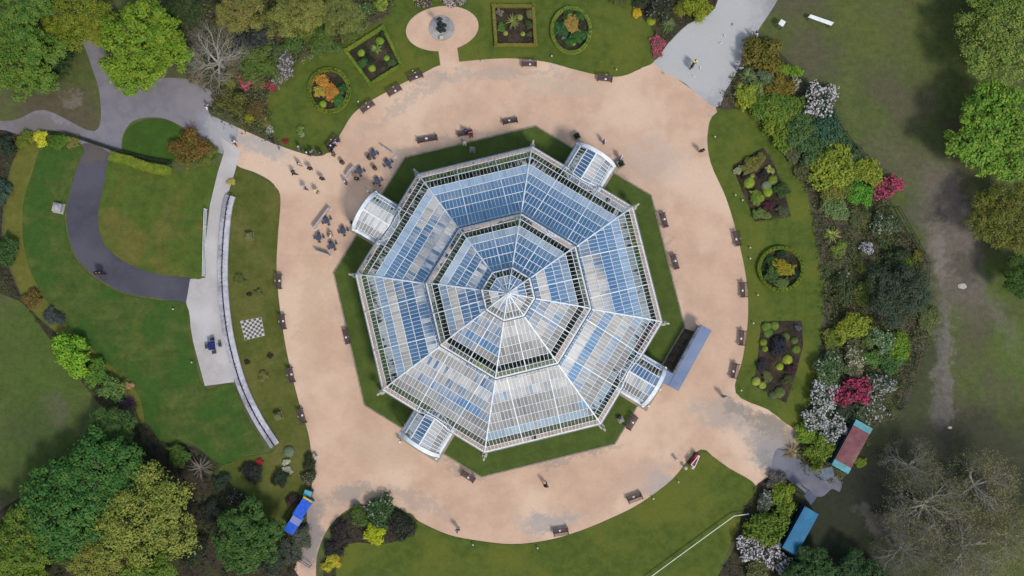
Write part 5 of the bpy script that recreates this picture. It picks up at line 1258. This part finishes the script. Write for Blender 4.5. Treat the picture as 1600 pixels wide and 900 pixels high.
# storage containers
def container(roofpx, zt, roofmat, endmat, wallmat, label):
    q = [W(p[0], p[1], zt) for p in roofpx]; c = sum(q, Vector())/4; u = ((q[3]-q[0])+(q[2]-q[1]))/2; v = ((q[1]-q[0])+(q[2]-q[3]))/2; L2, W2 = u.length/2, v.length/2
    o = empty('storage_container', (c.x, c.y, 0), math.atan2(u.y, u.x)); tag(o, label, 'container')
    mb = MB(); mb.box(-L2+.05,-W2+.05,.1,L2-.05,W2-.05,zt-.08)
    n = int(L2*2/.28)
    for i in range(n):
        x = -L2+.2+i*(2*L2-.4)/n
        for s in (-1, 1): mb.box(x, min(s*(W2-.05),s*(W2-.01)), .25, x+.14, max(s*(W2-.05),s*(W2-.01)), zt-.2)
    mb.build('body', wallmat, o)
    rf = MB(); e = .75 if endmat else 0
    rf.box(-L2+e,-W2+.02,zt-.1,L2-e,W2-.02,zt)
    for i in range(int((2*L2-2*e)/.3)):
        x = -L2+e+.1+i*.3; rf.box(x,-W2+.15,zt+.0,x+.15,W2-.15,zt+.035)
    rf.build('roof', roofmat, o)
    fr = MB()
    for s in (-1, 1):
        a, b = (s*L2, s*(L2-max(e,.12))); fr.box(min(a,b),-W2,zt-.13,max(a,b)-.0,W2,zt+.03 if not endmat else zt-.01)
        fr.box(-L2, min(s*W2,s*(W2-.1)), .0, L2, max(s*W2,s*(W2-.1)), .16)
        for t in (-1, 1): fr.box(min(s*L2,s*(L2-.14)),min(t*W2,t*(W2-.14)),0,max(s*L2,s*(L2-.14)),max(t*W2,t*(W2-.14)),zt-.14)
    fr.build('frame', endmat or wallmat, o)
    dr = MB(); dr.box(L2-.03,-W2+.16,.2,L2+.02,-.03,zt-.2); dr.box(L2-.03,.03,.2,L2+.02,W2-.16,zt-.2); dd = dr.build('door', wallmat, o)
    hd = MB()
    for y in (-.6,-.2,.2,.6): hd.tube([(L2+.05,y,.3),(L2+.05,y,zt-.3)], .02, 6)
    hd.build('handle', DARKMETAL, dd)
TEALP = surf('teal_paint','5c9aa0','4c8288',1.5,.6,bump=.1)
container([(1338,656),(1364,669),(1325,742),(1300,725)], 1.5, surf('rust_red_roof','7a4e50','6b4447',1.2,.75,c3='85605c',scale3=.5,bump=.2,fine=.1), TEALP, surf('dark_teal_wall','2f4446','283a3c',2,.7), 'container with rust red roof and teal ends beside the white rhododendrons')
container([(1255,789),(1283,804),(1240,869),(1225,857)], 1.6, surf('blue_roof','23688c','1f5f82',1.2,.6,c3='2a7090',scale3=.5,bump=.1,fine=.06), None, surf('blue_wall','1c3446','182c3c',2,.7), 'container with plain deep blue roof beside the round lime shrub')
def slab_thing(name, quad, zt, mat, label, cat, legs=True, th=.08, part='top'):
    q = [W(p[0], p[1], zt) for p in quad]; c = sum(q, Vector())/4; o = empty(name, (c.x, c.y, .02)); tag(o, label, cat)
    mb = MB(); mb.prism([(v.x-c.x, v.y-c.y) for v in q], zt-th, zt); mb.build(part, mat, o)
    if legs:
        for v in q: w_ = (v-c)*.88; mb = MB(); mb.tube([(w_.x,w_.y,-.02),(w_.x,w_.y,zt-th)], .04, 6); mb.build('leg', DARKMETAL, o)
    return o
BW = surf('bright_white','e0e0de','d2d2d0',2,.5)
slab_thing('park_table', [(1262.5,27),(1266.5,22.5),(1303,35),(1299,40)], .75, BW, 'long narrow white table on the park grass', 'table')
slab_thing('notice_board', [(1216,37),(1221,30),(1228,34),(1223,42)], 1.1, BW, 'small tilted white notice board beside the asphalt path', 'sign')
slab_thing('shed_canopy', [(1282,733),(1300,729),(1304,742),(1287,752)], 2.2, surf('grey_canopy','5f6a70','505a60',2,.7), 'grey square canopy beside the red roofed container', 'canopy')
slab_thing('shed_canopy', [(1256,774),(1265,765),(1276,777),(1267,789)], 2.2, surf('slate_canopy','4a5062','424858',2,.7), 'small slate canopy at the head of the blue container', 'canopy')
# blue stall on the left
BR = surf('bright_blue','2a5cc8','244fb0',2,.55,bump=.05); LIL = surf('lilac_panel','8288b8','767cac',2,.6); CY = surf('cyan_panel','58a4b4','4c94a4',2,.6); YE = surf('yellow_edge','c8a830','b89828',2,.6)
o0 = W(466,806,1.6); d = (W(483,780,1.6)-W(451,833,1.6)); an = math.atan2(d.y, d.x)
o = empty('stall', (o0.x, o0.y, .02), an); tag(o, 'long stall with bright blue roof panels and one lilac panel on the court edge', 'stall')
hl = d.length/2
secs = [(-hl,-hl+1.2,BR,0),(-hl+1.22,-hl+2.05,LIL,-.05),(-hl+2.07,-hl+3.4,BR,.06),(-hl+3.42,hl-.24,BR,.02)]
for a, b, m, yo in secs:
    mb = MB(); mb.box(a,-.62+yo,1.52,b,.62+yo,1.6,.01); mb.build('roof_panel', m, o)
    mb = MB(); mb.box(a+.06,-.5+yo,.05,b-.06,.5+yo,.85); mb.build('counter', m, o)
mb = MB(); mb.box(hl-.22,-.6,1.48,hl,.64,1.58,.01); mb.build('end_trim', YE, o)
for x in (-hl+.1,-hl+1.2,0,hl-.3):
    for y in (-.52,.52): mb = MB(); mb.tube([(x,y,0),(x,y,1.54)], .035, 6); mb.build('post', DARKMETAL, o)
p = W(481,771,1.0); o = empty('ticket_box', (p.x, p.y, .02), an+.2); tag(o, 'small cyan topped box at the upper end of the blue stall', 'box')
mb = MB(); mb.box(-.3,-.4,0,.3,.4,1.0,.03); mb.build('body', surf('box_side','5a5048','4c443c',3,.7), o); mb = MB(); mb.box(-.35,-.45,1.0,.35,.45,1.06,.01); mb.build('lid', CY, o)
# red cart
p = W(1086,719,.6); an = math.atan2(W(1090,706).y-W(1078,730).y, W(1095,706).x-W(1080,730).x)
o = empty('cart', (p.x, p.y, .03), an); tag(o, 'small red cart with white frame on the court edge by the south lawn', 'cart')
RED = surf('red_paint','a82c34','90242c',2,.45)
mb = MB(); mb.box(-.75,-.34,.35,.75,.34,.62,.05); mb.box(-.7,-.28,.62,-.1,.28,.95,.05); mb.build('body', RED, o)
mb = MB()
for s in (-1, 1): mb.beam((-.7,s*.25,1.05),(.75,s*.05,1.05),.07,.05); mb.beam((-.7,s*.25,.9),(-.7,s*.25,1.05),.05,.05,up=(0,1,0)); mb.beam((.7,s*.06,.6),(.7,s*.06,1.05),.05,.05,up=(0,1,0))
mb.beam((-.7,-.27,1.06),(-.7,.27,1.06),.06,.05); mb.build('frame', WHITE, o)
for x in (-.6,.55):
    for s in (-1, 1):
        mb = MB(); mb.tube([(x,s*.36,.24),(x,s*.46,.24)], .24, 14); mb.build('wheel', DARKMETAL, o)
mb = MB(); mb.box(-.12,-.2,.62,.1,.2,.74,.02); mb.build('seat', DARKMETAL, o)
def bollard(x, y, label):
    p = W(x, y, .5); o = empty('bollard', (p.x, p.y, .03)); tag(o, label, 'bollard')
    mb = MB(); mb.lathe([(.14,0),(.13,.6)], n=12); mb.build('post', WHITE, o); mb = MB(); mb.lathe([(.2,.6),(.22,.68),(.15,.78),(0,.8)], n=12); mb.build('cap', PALESTONE, o)
for a in [(1071,731,'white capped bollard left of the red cart'),(1082,730,'white capped bollard under the red cart'),(1057,718,'pale bollard on the gravel left of the red cart'),(494,714,'pale ringed bollard on the left side of the court')]: bollard(*a)
# pale drain stone on the track, stone slabs
for nm, (x, y, r, lab, cat) in {'manhole': (1503,447,.62,'pale round stone cover on the mud track','cover'), 'boulder': (1484,668,.28,'small pale stone under the bare grove','stone')}.items():
    p = W(x, y); mb = MB(); rg = random.Random(int(x)); n = 14; pts = [(r*rg.uniform(.7,1.1)*math.cos(6.283*i/n), r*.6*rg.uniform(.8,1.1)*math.sin(6.283*i/n)) for i in range(n)]
    mb.prism(pts, 0, .06); mb.prism([(a*.7, b*.7) for a, b in pts], .06, .1); oo = mb.build(nm, PALESTONE); oo.location = (p.x, p.y, 0); tag(oo, lab, cat)
# blue parasol table on the terrace
p = W(331,540,.9); o = empty('picnic_table', (p.x, p.y, .02), .15); tag(o, 'deep blue picnic table with four grey seats on the pale terrace', 'table')
mb = MB(); mb.box(-.42,-.5,.95,.42,.5,1.0,.02); mb.build('tabletop', surf('navy_top','20245c','1a1e4c',3,.6), o)
for i in range(4):
    a = i*math.pi/2; mb = MB(); mb.box(.62,-.26,.45,1.0,.26,.5,.01); mb.beam((.3,0,.25),(.8,0,.25),.06,.05); mb.beam((.8,0,0),(.8,0,.45),.06,.06,up=(0,1,0)); c_, s_ = math.cos(a), math.sin(a)
    mb.v = [(v[0]*c_-v[1]*s_, v[0]*s_+v[1]*c_, v[2]) for v in mb.v]; mb.build('seat', surf('seat_slate','3c3f4c','33363f',5,.7), o)
mb = MB(); mb.tube([(0,0,0),(0,0,.95)], .07, 8); mb.build('pedestal', DARKMETAL, o)
# lawn lights
def light_proto():
    o = empty('garden_light', (0,0,0)); mb = MB(); mb.tube([(0,0,0),(0,0,.28)], .02, 6); mb.build('stake', DARKMETAL, o)
    mb = MB(); mb.lathe([(0,.24),(.07,.26),(.11,.36),(.08,.44),(0,.46)], n=10); mb.build('lamp_head', surf('light_head','bcc0b4','a8ac9e',3,.5), o); return o
LP = light_proto()
for x, y, lab in [(753,96,'small pale lawn light right of the fountain path mouth'),(862,88,'small pale lawn light below the oval bed'),(963,109,'small pale lawn light by the right hand north bench'),(645,111,'small pale lawn light left of the fountain path mouth'),(560,159,'small pale lawn light right of the orange round bed'),
 (1117,214,'small pale lawn light at the top of the east lawn'),(1149,305,'small pale lawn light above the upper east bench'),(1160,313,'small pale lawn light left of the upper quad bed foot'),(1172,387,'small pale lawn light near the upper east bench'),(1172,404,'small pale lawn light left of the east round bed'),(1184,461,'small pale lawn light below left of the east round bed'),(1177,505,'small pale lawn light at the head of the lower quad bed'),(1158,610,'small pale lawn light at the lower tip of the east lawn'),
 (1021,779,'small pale lawn light on the south lawn by the upper bench'),(1060,753,'small pale lawn light on the south lawn near the red cart'),(840,856,'small pale lawn light under the lower gravel edge'),(739,851,'small pale lawn light on the left of the south lawn'),(487,236,'small pale lawn light at the foot of the north lawn'),(271,483,'small pale light under the dark path bend'),(300,566,'small pale light beside the terrace edge')]:
    place(LP, x, y, 0, lab, 'light', z=.045)
# gulls
def bird_mesh():
    b = skin_mesh([(0,-.22,.14),(0,-.08,.15),(0,.08,.17),(0,.16,.24),(0,.22,.25),(0,.27,.24)], [(0,1),(1,2),(2,3),(3,4),(4,5)], [(.03,.015),(.08,.07),(.07,.07),(.035,.035),(.04,.04),(.01,.01)], 'body', [TINT], 1, 1); return b
BB = bird_mesh(); lg = MB()
for s in (-1, 1): lg.tube([(s*.03,.0,.12),(s*.035,.01,0)], .007, 4); lg.box(s*.035-.015,0,0,s*.035+.015,.05,.008)
lgm = lg.mesh('legs', DARKMETAL); wgm = MB()
for s in (-1, 1): wgm.add([(s*.06,.10,.20),(s*.085,-.05,.19),(s*.04,-.28,.16),(s*.02,-.05,.225)], [(0,1,2,3)])
wg = wgm.mesh('wings', TINT)
for x, y, a, lab in [(1132,57,.4,'white bird highest of a pair on the asphalt path'),(1126,68,1.9,'white bird lower of a pair on the asphalt path'),(1144,39,2.9,'darker bird near the top of the asphalt path'),(1094,107,.2,'white bird right beside the walkers on the path'),(1084,120,4,'white bird lowest on the asphalt path'),(1036,115,1,'grey bird on the gravel by the asphalt line'),(1034,88,2.2,'grey bird beside the pink rose bed')]:
    p = W(x, y); o = empty('bird', (p.x, p.y, .016), a, .85); tag(o, lab, 'bird'); link('body', BB, o, color='dcdcdc' if 'white' in lab else '8a8a8c'); link('legs', lgm, o); link('wings', wg, o, color='a8acb0' if 'white' in lab else '66686c')
